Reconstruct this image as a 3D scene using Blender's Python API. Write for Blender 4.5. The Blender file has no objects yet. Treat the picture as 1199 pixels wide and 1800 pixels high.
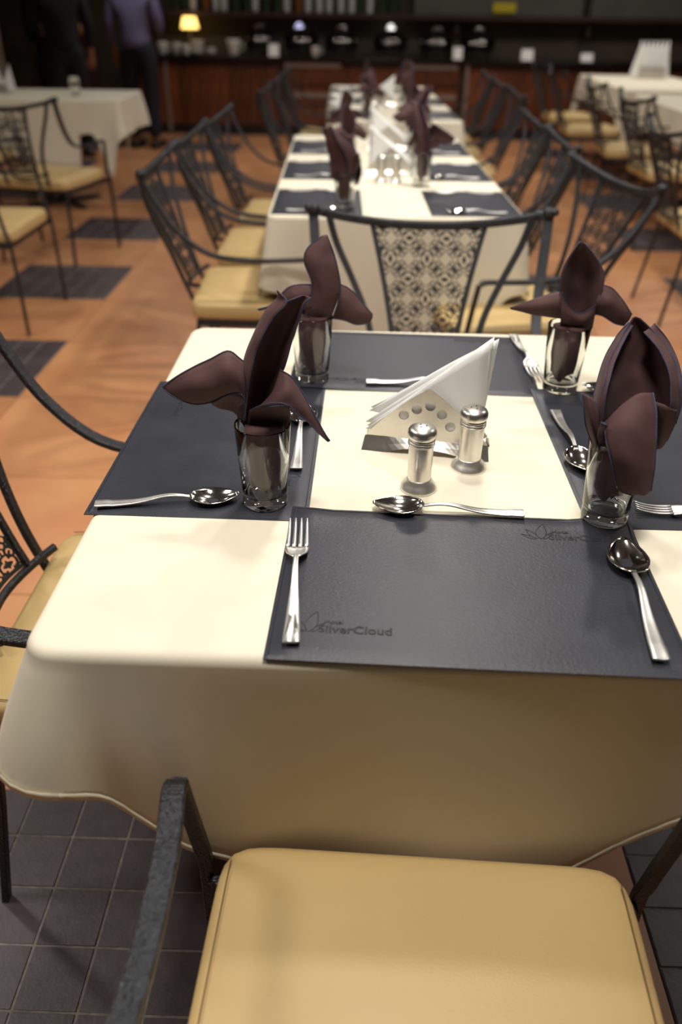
import bpy, bmesh, math, random
from mathutils import Vector, Matrix, noise
random.seed(7)
S = bpy.context.scene
C = S.collection
PI = math.pi

# ------------------------------------------------------------------ camera
F_PX = 1421.733
CAM = Vector((-0.12001, -1.10958, 1.33554))
FWD = Vector((-0.01684603, 0.84605444, -0.53283027))
RGT = Vector((0.99950239, 0.02846311, 0.01359474))
UPV = Vector((-0.0266679, 0.53233612, 0.84611292))
cd = bpy.data.cameras.new('camera'); cam = bpy.data.objects.new('camera', cd); C.objects.link(cam)
cd.sensor_fit = 'VERTICAL'; cd.sensor_height = 36.0; cd.sensor_width = 24.0
cd.lens = F_PX / 1800 * 36.0
cd.clip_start = 0.02; cd.clip_end = 60
m = Matrix((RGT, UPV, -FWD)).transposed().to_4x4(); m.translation = CAM
cam.matrix_world = m
cd.dof.use_dof = True; cd.dof.focus_distance = 1.10; cd.dof.aperture_fstop = 2.5
S.camera = cam

# ------------------------------------------------------------------ world, lamps, exposure
W = bpy.data.worlds.new('world'); S.world = W; W.use_nodes = True
W.node_tree.nodes['Background'].inputs[0].default_value = (1.0, 0.86, 0.72, 1)
W.node_tree.nodes['Background'].inputs[1].default_value = 0.045
S.view_settings.view_transform = 'Standard'; S.view_settings.look = 'None'
S.view_settings.exposure = -0.2; S.view_settings.gamma = 1.0
S.view_settings.use_curve_mapping = False
def lamp(x, y, z, power, r=0.10, col=(1.0, 0.945, 0.87), spread=150):
    ld = bpy.data.lights.new('ceiling_downlight', 'AREA'); ld.shape = 'DISK'; ld.size = 2 * r
    ld.energy = power; ld.color = col; ld.spread = math.radians(spread)
    o = bpy.data.objects.new('ceiling_downlight', ld); C.objects.link(o); o.location = (x, y, z)
for (x, y, pw, r) in [(0.05, 0.75, 19, .12), (0.32, 2.2, 40, .10), (-0.02, -0.46, 30, .22), (-1.9, -0.30, 24, .30), (0.1, 4.0, 22, .10), (0.2, 6.2, 16, .10),
                      (-2.3, 1.3, 20, .14), (-2.5, 3.9, 8, .12), (2.3, 1.4, 20, .14), (2.5, 4.4, 16, .12), (2.6, 7.2, 18, .12)]:
    lamp(x, y, 2.85, pw, r)
for x in (-2.2, -0.4, 1.4, 3.1):
    lamp(x, 7.7, 2.7, 12, 0.06)

# ------------------------------------------------------------------ helpers
def at(px, py, Y=None, z=None):
    d = FWD + RGT * ((px - 599.5) / F_PX) - UPV * ((py - 900) / F_PX)
    t = (Y - CAM.y) / d.y if Y is not None else (z - CAM.z) / d.z
    return CAM + d * t

def mat(name, col, rough=0.5, metal=0.0, var=0.0, vscale=8.0, col2=None, bump=0.0, bscale=60.0, bdist=0.002,
        sheen=0.0, coat=0.0, emit=None, estr=0.0, trans=0.0, ior=1.45, rvar=0.0, vdetail=4.0, stretch=None, spec=None, tint_random=0.0):
    M = bpy.data.materials.new(name); M.use_nodes = True
    nt = M.node_tree; N = nt.nodes; L = nt.links; b = N['Principled BSDF']
    I = b.inputs
    I['Base Color'].default_value = (*col, 1); I['Roughness'].default_value = rough; I['Metallic'].default_value = metal
    I['IOR'].default_value = ior
    if spec is not None: I['Specular IOR Level'].default_value = spec
    if trans: I['Transmission Weight'].default_value = trans
    if sheen: I['Sheen Weight'].default_value = sheen
    if coat: I['Coat Weight'].default_value = coat; I['Coat Roughness'].default_value = 0.2
    if emit: I['Emission Color'].default_value = (*emit, 1); I['Emission Strength'].default_value = estr
    tc = N.new('ShaderNodeTexCoord'); mp = N.new('ShaderNodeMapping')
    L.new(tc.outputs['Object'], mp.inputs[0])
    if stretch: mp.inputs['Scale'].default_value = stretch
    src = None
    if var > 0 or col2:
        n = N.new('ShaderNodeTexNoise'); n.inputs['Scale'].default_value = vscale; n.inputs['Detail'].default_value = vdetail
        L.new(mp.outputs[0], n.inputs['Vector'])
        r = N.new('ShaderNodeValToRGB'); r.color_ramp.elements[0].position = 0.32; r.color_ramp.elements[1].position = 0.68
        c2 = col2 if col2 else tuple(c * (1 - var) for c in col)
        r.color_ramp.elements[0].color = (*c2, 1); r.color_ramp.elements[1].color = (*col, 1)
        L.new(n.outputs['Fac'], r.inputs[0]); src = r.outputs[0]
        if rvar:
            mr = N.new('ShaderNodeMapRange'); mr.inputs['To Min'].default_value = rough - rvar; mr.inputs['To Max'].default_value = rough + rvar
            L.new(n.outputs['Fac'], mr.inputs[0]); L.new(mr.outputs[0], I['Roughness'])
    if tint_random:
        oi = N.new('ShaderNodeObjectInfo'); mr = N.new('ShaderNodeMapRange')
        mr.inputs['To Min'].default_value = 1 - tint_random; mr.inputs['To Max'].default_value = 1 + tint_random * 0.6
        L.new(oi.outputs['Random'], mr.inputs[0])
        hs = N.new('ShaderNodeHueSaturation'); L.new(mr.outputs[0], hs.inputs['Value'])
        if src: L.new(src, hs.inputs['Color'])
        else: hs.inputs['Color'].default_value = (*col, 1)
        src = hs.outputs[0]
    if src: L.new(src, I['Base Color'])
    if bump:
        n2 = N.new('ShaderNodeTexNoise'); n2.inputs['Scale'].default_value = bscale; n2.inputs['Detail'].default_value = 3
        L.new(mp.outputs[0], n2.inputs['Vector'])
        bp = N.new('ShaderNodeBump'); bp.inputs['Strength'].default_value = bump; bp.inputs['Distance'].default_value = bdist
        L.new(n2.outputs['Fac'], bp.inputs['Height']); L.new(bp.outputs[0], I['Normal'])
    return M

M = {}
M['cloth'] = mat('cream_tablecloth', (0.765, 0.70, 0.55), 0.85, var=0.05, vscale=7, bump=0.25, bscale=900, bdist=0.0006, sheen=0.1)
M['cloth_top'] = M['cloth']
M['leather'] = mat('black_leatherette', (0.025, 0.027, 0.038), 0.43, var=0.25, vscale=9, bump=0.5, bscale=260, bdist=0.0008, rvar=0.05, stretch=(1, 1.6, 1))
M['emboss'] = mat('embossed_mark', (0.012, 0.012, 0.015), 0.65)
M['steel'] = mat('polished_steel', (0.72, 0.68, 0.63), 0.12, 1.0, var=0.1, vscale=60, rvar=0.04)
M['steel_worn'] = mat('worn_steel', (0.74, 0.71, 0.66), 0.33, 1.0, var=0.10, vscale=60, rvar=0.05)
M['steel_brushed'] = mat('brushed_steel', (0.86, 0.84, 0.80), 0.40, 1.0, var=0.08, vscale=80, rvar=0.05)
M['dark_hole'] = mat('hole_black', (0.01, 0.01, 0.01), 0.8)
M['iron'] = mat('hammered_iron', (0.045, 0.047, 0.052), 0.30, 0.75, bump=1.0, bscale=260, bdist=0.004)
M['iron_panel'] = mat('cut_iron_panel', (0.035, 0.036, 0.038), 0.5, 0.5, bump=0.3, bscale=300)
M['seat'] = mat('tan_vinyl', (0.56, 0.395, 0.172), 0.44, var=0.06, vscale=4, bump=0.45, bscale=420, bdist=0.0007)
M['seam'] = mat('seam_thread', (0.20, 0.12, 0.05), 0.8)
M['napkin'] = mat('brown_napkin', (0.084, 0.036, 0.034), 0.80, var=0.15, vscale=25, bump=0.3, bscale=1400, bdist=0.0004, sheen=0.04)
M['hem'] = mat('bluish_hem', (0.06, 0.062, 0.12), 0.8, var=0.5, vscale=500)
M['paper'] = mat('white_paper', (0.86, 0.85, 0.83), 0.85, bump=0.35, bscale=420, bdist=0.0006)
M['glass'] = mat('clear_glass', (0.97, 0.98, 0.965), 0.0, trans=1.0, ior=1.46)
M['terra'] = mat('terracotta_stone', (0.56, 0.275, 0.120), 0.36, col2=(0.46, 0.190, 0.085), vscale=3.2, vdetail=7, bump=0.25, bscale=14, bdist=0.002, rvar=0.08, tint_random=0.14)
M['dark_tile'] = mat('dark_quarry_tile', (0.072, 0.058, 0.064), 0.42, var=0.3, vscale=30, bump=0.4, bscale=160, bdist=0.001, tint_random=0.2)
M['grout'] = mat('grey_grout', (0.29, 0.26, 0.22), 0.9, var=0.4, vscale=60, bump=0.5, bscale=200)
M['subfloor'] = mat('brown_joint', (0.16, 0.07, 0.035), 0.8, var=0.3, vscale=40)
M['wood'] = mat('red_brown_wood', (0.22, 0.062, 0.018), 0.4, col2=(0.06, 0.016, 0.006), vscale=6, stretch=(9, 9, 0.8), bump=0.2, bscale=30, tint_random=0.4, coat=0.2)
M['wood_dark'] = mat('dark_wood', (0.05, 0.022, 0.014), 0.45, var=0.4, vscale=5, stretch=(1, 6, 6))
M['granite'] = mat('black_granite', (0.012, 0.011, 0.011), 0.15, var=0.6, vscale=90)
M['wall'] = mat('olive_brown_wall', (0.075, 0.055, 0.034), 0.7, var=0.4, vscale=3, bump=0.3, bscale=20)
M['beige'] = mat('beige_plaster', (0.42, 0.34, 0.26), 0.8, var=0.1, vscale=4)
M['trim'] = mat('brushed_trim', (0.36, 0.30, 0.27), 0.35, 0.6)
M['chafing'] = mat('dark_mirror_steel', (0.10, 0.09, 0.085), 0.08, 1.0)
M['black'] = mat('black_enamel', (0.012, 0.012, 0.013), 0.3)
M['china'] = mat('white_china', (0.72, 0.70, 0.66), 0.25)
M['lampglow'] = mat('lit_lamp_shade', (0.9, 0.6, 0.2), 0.5, emit=(1.0, 0.62, 0.16), estr=3.2)
M['lampcool'] = mat('cool_bulb', (0.7, 0.7, 1.0), 0.5, emit=(0.62, 0.64, 1.0), estr=1.6)
M['lampwhite'] = mat('white_bulb', (1, 1, 1), 0.5, emit=(1.0, 0.97, 0.92), estr=2.2)
M['bottle_g'] = mat('green_bottle_glass', (0.02, 0.05, 0.02), 0.08, coat=0.5)
M['bottle_b'] = mat('amber_bottle_glass', (0.22, 0.07, 0.015), 0.08, coat=0.5)
M['bottle_w'] = mat('frosted_bottle_glass', (0.55, 0.57, 0.56), 0.15, coat=0.5)
M['board'] = mat('grey_green_board', (0.10, 0.105, 0.085), 0.5, var=0.2, vscale=4)
M['yellow'] = mat('yellow_plastic', (0.55, 0.45, 0.02), 0.5)
M['cloth_black'] = mat('black_fabric', (0.008, 0.008, 0.010), 0.9, var=0.3, vscale=20)
M['cloth_blue'] = mat('blue_grey_shirt', (0.17, 0.16, 0.30), 0.85, var=0.3, vscale=90)
M['trouser'] = mat('navy_trousers', (0.010, 0.011, 0.018), 0.9)
M['skin'] = mat('warm_skin', (0.36, 0.17, 0.10), 0.55)
M['hair'] = mat('black_hair', (0.01, 0.008, 0.007), 0.6)
M['shoe'] = mat('black_shoe', (0.01, 0.01, 0.01), 0.3)

def obj(name, me, material=None, parent=None, smooth=True, kind=None, label=None):
    if isinstance(me, bmesh.types.BMesh):
        b = me; me = bpy.data.meshes.new(name); b.to_mesh(me); b.free()
    if smooth:
        me.shade_smooth()
    o = bpy.data.objects.new(name, me); C.objects.link(o)
    if material and not me.materials: me.materials.append(material)
    if parent: o.parent = parent
    if kind: o['kind'] = kind
    if label: o['label'] = label
    return o
def thing(name, label, cat, loc=(0, 0, 0), rz=0.0, group=None):
    o = bpy.data.objects.new(name, None); C.objects.link(o); o.empty_display_size = 0.05
    o.location = loc; o.rotation_euler = (0, 0, rz); o['label'] = label; o['category'] = cat
    if group: o['group'] = group
    return o
def tag(o, label, cat, group=None):
    o['label'] = label; o['category'] = cat
    if group: o['group'] = group
    return o
def dup(root, loc, rz=0.0, label=None, group=None, scale=None):
    def cp(o, par):
        c = o.copy(); C.objects.link(c)
        if par is not None: c.parent = par
        for ch in list(o.children): cp(ch, c)
        return c
    r = cp(root, None); r.location = loc; r.rotation_euler = (root.rotation_euler.x, root.rotation_euler.y, rz)
    if scale: r.scale = (scale,) * 3
    if label: r['label'] = label
    if group: r['group'] = group
    return r
def sharp(o, ang=35):
    o.data.set_sharp_from_angle(angle=math.radians(ang))
    return o

def box(bm, c, s, rz=0.0, bev=0.0):
    r = bmesh.ops.create_cube(bm, size=1.0, matrix=Matrix.Translation(c) @ Matrix.Rotation(rz, 4, 'Z') @ Matrix.Diagonal((*s, 1)))
    if bev:
        es = list({e for v in r['verts'] for e in v.link_edges})
        bmesh.ops.bevel(bm, geom=es, offset=bev, segments=2, affect='EDGES', profile=0.7)
    return bm
def new(): return bmesh.new()
def lathe(bm, prof, seg=32, c=(0, 0, 0)):
    rings = []
    for (r, z) in prof:
        if r < 1e-6: rings.append([bm.verts.new((c[0], c[1], c[2] + z))])
        else: rings.append([bm.verts.new((c[0] + r * math.cos(2 * PI * i / seg), c[1] + r * math.sin(2 * PI * i / seg), c[2] + z)) for i in range(seg)])
    for a, b in zip(rings, rings[1:]):
        for i in range(seg):
            j = (i + 1) % seg
            if len(a) == 1 and len(b) == 1: continue
            if len(a) == 1: bm.faces.new((a[0], b[j], b[i]))
            elif len(b) == 1: bm.faces.new((a[i], a[j], b[0]))
            else: bm.faces.new((a[i], a[j], b[j], b[i]))
    bmesh.ops.recalc_face_normals(bm, faces=bm.faces[:])
    return bm
def crom(P, n):
    out = []
    P = [Vector(p) for p in P]
    for i in range(len(P) - 1):
        p0 = P[i - 1] if i > 0 else 2 * P[0] - P[1]
        p1, p2 = P[i], P[i + 1]
        p3 = P[i + 2] if i + 2 < len(P) else 2 * P[-1] - P[-2]
        for k in range(n):
            t = k / n
            out.append(0.5 * ((2 * p1) + (p2 - p0) * t + (2 * p0 - 5 * p1 + 4 * p2 - p3) * t * t + (3 * p1 - p0 - 3 * p2 + p3) * t ** 3))
    out.append(P[-1]); return out
def bar(bm, pts, w, t, side=(1, 0, 0), chamf=0.28, cap=True):
    """sweep a flat bar (w along side, t across) through pts"""
    rings = []
    pts = [Vector(p) for p in pts]
    for i, p in enumerate(pts):
        T = (pts[min(i + 1, len(pts) - 1)] - pts[max(i - 1, 0)]).normalized()
        Sd = Vector(side); Sd = (Sd - T * Sd.dot(T))
        if Sd.length < 1e-4: Sd = Vector((0, 1, 0)) - T * T.y
        Sd.normalize(); Nn = T.cross(Sd)
        a, b = w / 2, t / 2; c = min(a, b) * chamf
        sec = [(a - c, b), (a, b - c), (a, -b + c), (a - c, -b), (-a + c, -b), (-a, -b + c), (-a, b - c), (-a + c, b)]
        rings.append([bm.verts.new(p + Sd * u + Nn * v) for u, v in sec])
    for r1, r2 in zip(rings, rings[1:]):
        for i in range(8): bm.faces.new((r1[i], r1[(i + 1) % 8], r2[(i + 1) % 8], r2[i]))
    if cap: bm.faces.new(rings[0][::-1]); bm.faces.new(rings[-1])
    return bm
def tube(bm, pts, r, seg=6, cap=True):
    pts = [Vector(p) for p in pts]; rings = []; N0 = None
    for i, p in enumerate(pts):
        T = (pts[min(i + 1, len(pts) - 1)] - pts[max(i - 1, 0)])
        if T.length < 1e-7: T = Vector((0, 0, 1))
        T.normalize()
        if N0 is None: N0 = T.orthogonal().normalized()
        N0 = (N0 - T * N0.dot(T))
        N0 = N0.normalized() if N0.length > 1e-5 else T.orthogonal().normalized()
        B = T.cross(N0); rr = r[i] if isinstance(r, (list, tuple)) else r
        rings.append([bm.verts.new(p + (N0 * math.cos(2 * PI * k / seg) + B * math.sin(2 * PI * k / seg)) * rr) for k in range(seg)])
    for a, b in zip(rings, rings[1:]):
        for k in range(seg): bm.faces.new((a[k], a[(k + 1) % seg], b[(k + 1) % seg], b[k]))
    if cap and len(rings) > 1: bm.faces.new(rings[0][::-1]); bm.faces.new(rings[-1])
    return bm
def grid(bm, G):
    V = [[bm.verts.new(p) for p in row] for row in G]
    for i in range(len(V) - 1):
        for j in range(len(V[0]) - 1):
            bm.faces.new((V[i][j], V[i][j + 1], V[i + 1][j + 1], V[i + 1][j]))
    return V
def thicken(bm, t):
    bmesh.ops.recalc_face_normals(bm, faces=bm.faces[:])
    bmesh.ops.solidify(bm, geom=bm.faces[:], thickness=t)
    return bm
def field_plate(F, x0, x1, y0, y1, h, warp, thick):
    """marching squares: solid where F(x,y) < 0; warp(x,y,s) gives the 3D point, s = -1/1 the two sides"""
    nx = int((x1 - x0) / h) + 1; ny = int((y1 - y0) / h) + 1
    val = [[F(x0 + i * h, y0 + j * h) for j in range(ny + 1)] for i in range(nx + 1)]
    pts = {}; P = []; faces = []
    def vid(key, x, y):
        if key not in pts: pts[key] = len(P); P.append((x, y))
        return pts[key]
    for i in range(nx):
        for j in range(ny):
            cs = [(i, j), (i + 1, j), (i + 1, j + 1), (i, j + 1)]
            v = [val[a][b] for a, b in cs]
            if min(v) >= 0: continue
            f = []
            for k in range(4):
                a, b = cs[k], cs[(k + 1) % 4]; va, vb = v[k], v[(k + 1) % 4]
                if va < 0: f.append(vid(a, x0 + a[0] * h, y0 + a[1] * h))
                if (va < 0) != (vb < 0):
                    t = va / (va - vb); t = min(max(t, 0.05), 0.95)
                    if a > b: key = (b, a)
                    else: key = (a, b)
                    f.append(vid(key, x0 + (a[0] + (b[0] - a[0]) * t) * h, y0 + (a[1] + (b[1] - a[1]) * t) * h))
            if len(f) >= 3: faces.append(f)
    n = len(P)
    co = [warp(x, y, -1) for x, y in P] + [warp(x, y, 1) for x, y in P]
    fs = []; ed = {}
    for f in faces:
        fs.append(f); fs.append([q + n for q in reversed(f)])
        for k in range(len(f)):
            a, b = f[k], f[(k + 1) % len(f)]; ed[(a, b)] = 1
    for (a, b) in ed:
        if (b, a) not in ed: fs.append([b, a, a + n, b + n])
    me = bpy.data.meshes.new('plate'); me.from_pydata([tuple(c) for c in co], [], fs); me.update()
    return me

# ------------------------------------------------------------------ the floor
FX0, FX1, FY0, FY1 = -4.42, 4.26, -1.92, 9.86
bm = new(); box(bm, ((FX0 + FX1) / 2, (FY0 + FY1) / 2, -0.03), (FX1 - FX0, FY1 - FY0, 0.05))
floor = obj('floor', bm, M['subfloor'], kind='structure', smooth=False)
CELL = 0.62
def is_dark(cx, cy):
    a = round((cx - (-2.08)) / CELL); b = round((cy - (-0.68)) / CELL)
    return a % 2 == 0 and b % 2 == 0
slabm = bmesh.new(); box(slabm, (0, 0, -0.004), (CELL - 0.003, CELL - 0.003, 0.014), bev=0.0012)
slab_me = bpy.data.meshes.new('floor_slab'); slabm.to_mesh(slab_me); slabm.free(); slab_me.materials.append(M['terra'])
PT = CELL / 6
tm = bmesh.new(); box(tm, (0, 0, -0.004), (PT - 0.0045, PT - 0.0045, 0.013), bev=0.0010)
tile_me = bpy.data.meshes.new('quarry_tile'); tm.to_mesh(tile_me); tm.free(); tile_me.materials.append(M['dark_tile'])
patches = []
nxc = int(round((FX1 - FX0) / CELL)); nyc = int(round((FY1 - FY0) / CELL))
ox = -2.08 - 4 * CELL + 0.0; oy = -0.68 - 2 * CELL
for i in range(nxc):
    for j in range(nyc):
        x = ox + i * CELL; y = oy + j * CELL
        if x > FX1 or y > FY1 - 0.1: continue
        if is_dark(x, y): patches.append((x, y)); continue
        o = bpy.data.objects.new('floor_slab', slab_me); C.objects.link(o); o.parent = floor
        o.location = (x + CELL / 2, y + CELL / 2, -0.003); o.rotation_euler = (0, 0, random.choice((0, PI / 2, PI, -PI / 2)))
gm = new()
for (x, y) in patches: box(gm, (x + CELL / 2, y + CELL / 2, -0.0052), (CELL - 0.002, CELL - 0.002, 0.014))
obj('grout_bed', gm, M['grout'], floor, smooth=False)
near = [(-0.84, -0.68), (0.40, -0.68), (-2.08, 1.80), (-2.08, 3.04), (-2.08, 4.28), (-0.84, 4.28), (0.40, 3.04), (-0.84, 3.04)]
far = new()
for (x, y) in patches:
    isn = any(abs(x - a) < 0.05 and abs(y - b) < 0.05 for a, b in near)
    for i in range(6):
        for j in range(6):
            cx, cy = x + (i + .5) * PT, y + (j + .5) * PT
            if isn:
                o = bpy.data.objects.new('quarry_tile', tile_me); C.objects.link(o); o.parent = floor
                o.location = (cx, cy, 0.001 + random.uniform(-.0006, .0006)); o.rotation_euler = (random.uniform(-.004, .004), random.uniform(-.004, .004), random.uniform(-.006, .006))
            else: box(far, (cx, cy, -0.003), (PT - 0.006, PT - 0.006, 0.013))
obj('far_quarry_tiles', far, M['dark_tile'], floor, smooth=False, kind='stuff')

# ------------------------------------------------------------------ walls
def struct(name, bm, m): return obj(name, bm, m, smooth=False, kind='structure')
bm = new(); box(bm, (-0.1, 9.92, 1.5), (9.0, 0.12, 3.0)); wall_back = struct('wall_back', bm, M['wall'])
bm = new(); box(bm, (-4.5, 4.0, 1.5), (0.12, 12, 3.0)); struct('wall_left', bm, M['wood_dark'])
bm = new(); box(bm, (4.34, 4.0, 1.5), (0.12, 12, 3.0)); struct('wall_right', bm, M['wood_dark'])
# pale pillar at the far left and dark timber post beside it
bm = new(); box(bm, (-3.86, 7.3, 1.5), (0.62, 0.5, 3.0), bev=0.01); struct('trim_1', bm, M['beige'])
bm = new(); box(bm, (-3.25, 9.1, 1.5), (0.22, 0.22, 3.0), bev=0.01); struct('trim_2', bm, M['wood_dark'])

# ------------------------------------------------------------------ buffet counter
ct = thing('buffet_counter', 'long reddish-brown planked buffet counter with black top along the back wall', 'counter', (0, 9.3, 0))
cx0, cx1 = -2.75, 4.15
bm = new(); box(bm, ((cx0 + cx1) / 2, 0.22, 0.795), (cx1 - cx0 + 0.06, 0.56, 0.04), bev=0.006)
obj('countertop', bm, M['granite'], ct, smooth=False)
bm = new(); box(bm, ((cx0 + cx1) / 2, 0.25, 0.385), (cx1 - cx0, 0.44, 0.77)); obj('carcass', bm, M['wood_dark'], ct, smooth=False)
bm = new(); box(bm, ((cx0 + cx1) / 2, 0.04, 0.045), (cx1 - cx0, 0.03, 0.09)); obj('toe_kick', bm, M['black'], ct, smooth=False)
draws = [(-1.06, -0.40), (0.34, 0.92)]
pm = bmesh.new(); box(pm, (0, 0, 0), (0.112, 0.022, 0.62), bev=0.003)
plank_me = bpy.data.meshes.new('plank'); pm.to_mesh(plank_me); pm.free(); plank_me.materials.append(M['wood'])
x = cx0 + 0.06
while x < cx1 - 0.05:
    if not any(a - 0.04 < x < b + 0.04 for a, b in draws):
        o = bpy.data.objects.new('plank', plank_me); C.objects.link(o); o.parent = ct; o.location = (x, 0.018 + random.uniform(-.003, .003), 0.42)
    x += 0.117
for a, b in draws:
    for (z, h) in ((0.63, 0.19), (0.42, 0.19), (0.21, 0.19)):
        bm = new(); box(bm, ((a + b) / 2, 0.012, z), (b - a, 0.03, h), bev=0.004); d = obj('drawer', bm, M['wood'], ct, smooth=False)
    for z in (0.735, 0.43):
        bm = new(); box(bm, ((a + b) / 2, -0.012, z), (b - a - 0.02, 0.02, 0.045), bev=0.004); obj('drawer_rail', bm, M['trim'], ct, smooth=False, label='pale metal rail')
for xx in (-2.40, 1.02):
    bm = new(); box(bm, (xx, -0.008, 0.4), (0.035, 0.025, 0.74), bev=0.003); obj('post', bm, M['trim'], ct, smooth=False)

def chafing(x, i, lab):
    t = thing('chafing_dish', lab, 'chafing dish', (x, 9.50, 0.815), 0, 'chafing dishes on the counter'); t.scale = (1.22, 1.22, 1.12)
    bm = new()
    for a in range(4):
        an = PI / 4 + a * PI / 2; tube(bm, [(0.15 * math.cos(an), 0.15 * math.sin(an), 0.004), (0.14 * math.cos(an), 0.14 * math.sin(an), 0.07)], 0.008)
    lathe(bm, [(0.135, 0.06), (0.155, 0.06), (0.155, 0.072), (0.135, 0.072)], 24); obj('stand', bm, M['black'], t)
    bm = new(); lathe(bm, [(0, 0.045), (0.12, 0.045), (0.15, 0.075), (0.155, 0.115), (0.165, 0.118), (0.165, 0.124), (0.15, 0.126), (0, 0.126)], 28); obj('pan', bm, M['black'], t)
    bm = new(); lathe(bm, [(0.163, 0.127)] + [(0.16 * math.cos(q * PI / 20), 0.13 + 0.115 * math.sin(q * PI / 20)) for q in range(0, 11)], 28); lid = obj('lid', bm, M['chafing'], t)
    bm = new(); tube(bm, crom([(-0.035, -0.05, 0.238), (-0.03, -0.055, 0.265), (0.03, -0.055, 0.265), (0.035, -0.05, 0.238)], 4), 0.006); obj('handle', bm, M['steel'], lid)
xs = [-1.33, -0.87, -0.41, 0.145, 0.66, 1.13]
nm = ['leftmost', 'second from left', 'third from left', 'fourth from left', 'fifth from left', 'rightmost']
for i, x in enumerate(xs): chafing(x, i, 'round domed dark steel chafing dish on buffet counter, ' + nm[i] + ' of six')

# crockery and cards along the counter front
def cup(x, y, lab, s=1.0):
    t = thing('mug', lab, 'mug', (x, y, 0.816), random.uniform(-1, 1), 'white cups on the buffet counter')
    bm = new(); lathe(bm, [(0, 0.0), (0.03, 0), (0.034, 0.004), (0.048, 0.09), (0.052, 0.1), (0.047, 0.1), (0.042, 0.088), (0.03, 0.01), (0, 0.01)], 20)
    bmesh.ops.scale(bm, vec=(s, s, s), verts=bm.verts[:]); obj('body', bm, M['china'], t)
    bm = new(); tube(bm, [Vector((0.044, 0, 0.08)) * s, Vector((0.075, 0, 0.075)) * s, Vector((0.08, 0, 0.045)) * s, Vector((0.042, 0, 0.025)) * s], 0.006 * s); obj('handle', bm, M['china'], t)
cup(-2.42, 9.33, 'white cup at the far left end of the buffet counter', 1.2)
cup(-2.27, 9.38, 'second white cup from the left end of the buffet counter', 1.1)
cup(-2.15, 9.30, 'white cup just left of the stacked bowls on the counter', 1.0)
cup(-1.62, 9.34, 'large white cup between bowl stack and first chafing dish', 1.55)
cup(-0.70, 9.30, 'white cup between second and third chafing dishes', 1.0)
def stack(x, y, n, r, h, name, lab, cat):
    for k in range(n):
        bm = new(); z = 0.817 + k * h
        lathe(bm, [(0, z), (r * .5, z), (r, z + h * .9), (r, z + h * 1.05), (r * .95, z + h * 1.05), (r * .5, z + h * .25), (0, z + h * .25)], 22, (x, y, 0))
        tag(obj(name, bm, M['china']), lab % ['lowest', 'second', 'third', 'fourth', 'topmost'][min(k, 4)], cat, 'stacked bowls on the counter')
stack(-2.03, 9.36, 4, 0.075, 0.034, 'bowl', 'cream bowl in the tall stack at the left of the counter, %s', 'bowl')
stack(-1.88, 9.36, 2, 0.06, 0.032, 'bowl', 'small cream bowl right of the tall stack on the counter, %s', 'bowl')
def card(x, lab, w=0.10, h=0.10):
    bm = new(); y = 9.22
    for s in (-1, 1):
        V = [bm.verts.new((x + a, y + 0.03 + s * (0.03 if z < 0.01 else 0.001), 0.817 + z)) for a, z in ((-w / 2, 0), (w / 2, 0), (w / 2, h), (-w / 2, h))]
        bm.faces.new(V)
    thicken(bm, 0.0015)
    tag(obj('tent_card', bm, M['paper'], smooth=False), lab, 'card', 'white tent cards on the buffet counter')
card(-1.16, 'white tent card on counter between the first two chafing dishes', 0.11, 0.12)
card(0.89, 'white tent card on counter between the last two chafing dishes', 0.10, 0.12)
card(1.66, 'white tent card on counter right of the rightmost chafing dish', 0.13, 0.11)
card(2.32, 'white tent card nearest the right end of the counter', 0.13, 0.08)
# small lamps on the back of the counter
def table_lamp(x, y, z, mm, lab, w):
    t = thing('small_lamp', lab, 'lamp', (x, y, z))
    bm = new(); lathe(bm, [(0, 0), (0.045, 0), (0.045, 0.01), (0.008, 0.02), (0.008, 0.26), (0, 0.26)], 14); obj('base', bm, M['black'], t)
    bm = new(); lathe(bm, [(0.0, 0.365), (w * .72, 0.365), (w, 0.25), (w * .95, 0.247), (0, 0.25)], 20); obj('shade', bm, mm, t)
table_lamp(-2.13, 9.5, 0.816, M['lampglow'], 'small glowing yellow lamp on the left of the buffet counter', 0.10)
def clip_lamp(x, mm, lab, r):
    t = thing('shelf_lamp', lab, 'lamp', (x, 9.62, 1.185))
    bm = new(); lathe(bm, [(0, 0), (0.02, 0), (0.02, -0.05), (0, -0.05)], 12); obj('socket', bm, M['black'], t)
    bm = new(); lathe(bm, [(0, -0.04)] + [(r * math.sin(a * PI / 10), -0.05 - r + r * math.cos(a * PI / 10)) for a in range(1, 10)] + [(0, -0.05 - 2 * r)], 16); obj('bulb', bm, mm, t)
clip_lamp(-0.90, M['lampcool'], 'bluish small lamp hanging under the bottle shelf', 0.045)
clip_lamp(0.145, M['lampwhite'], 'white small lamp hanging under the bottle shelf', 0.05)
# bottle shelf
sh = thing('wall_shelf', 'dark wooden shelf with bottles above the buffet counter', 'shelf', (0, 9.72, 1.2))
bm = new(); box(bm, (0.7, 0, 0.012), (6.9, 0.26, 0.045), bev=0.004); obj('shelf_board', bm, M['wood_dark'], sh, smooth=False)
for xx in (-2.6, -0.9, 0.9, 2.4, 3.9):
    bm = new(); box(bm, (xx, 0.04, -0.09), (0.04, 0.16, 0.15), bev=0.004); obj('bracket', bm, M['wood_dark'], sh, smooth=False)
bmk = {}
for key, mm in (('green', 'bottle_g'), ('amber', 'bottle_b'), ('pale', 'bottle_w')):
    b1 = new(); lathe(b1, [(0, 0), (0.034, 0), (0.036, 0.01), (0.036, 0.17), (0.03, 0.2), (0.013, 0.235), (0.012, 0.29), (0, 0.29)], 16)
    me = bpy.data.meshes.new('bottle'); b1.to_mesh(me); b1.free(); me.shade_smooth(); me.materials.append(M[mm]); bmk[key] = me
x = -2.3; k = 0
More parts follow.
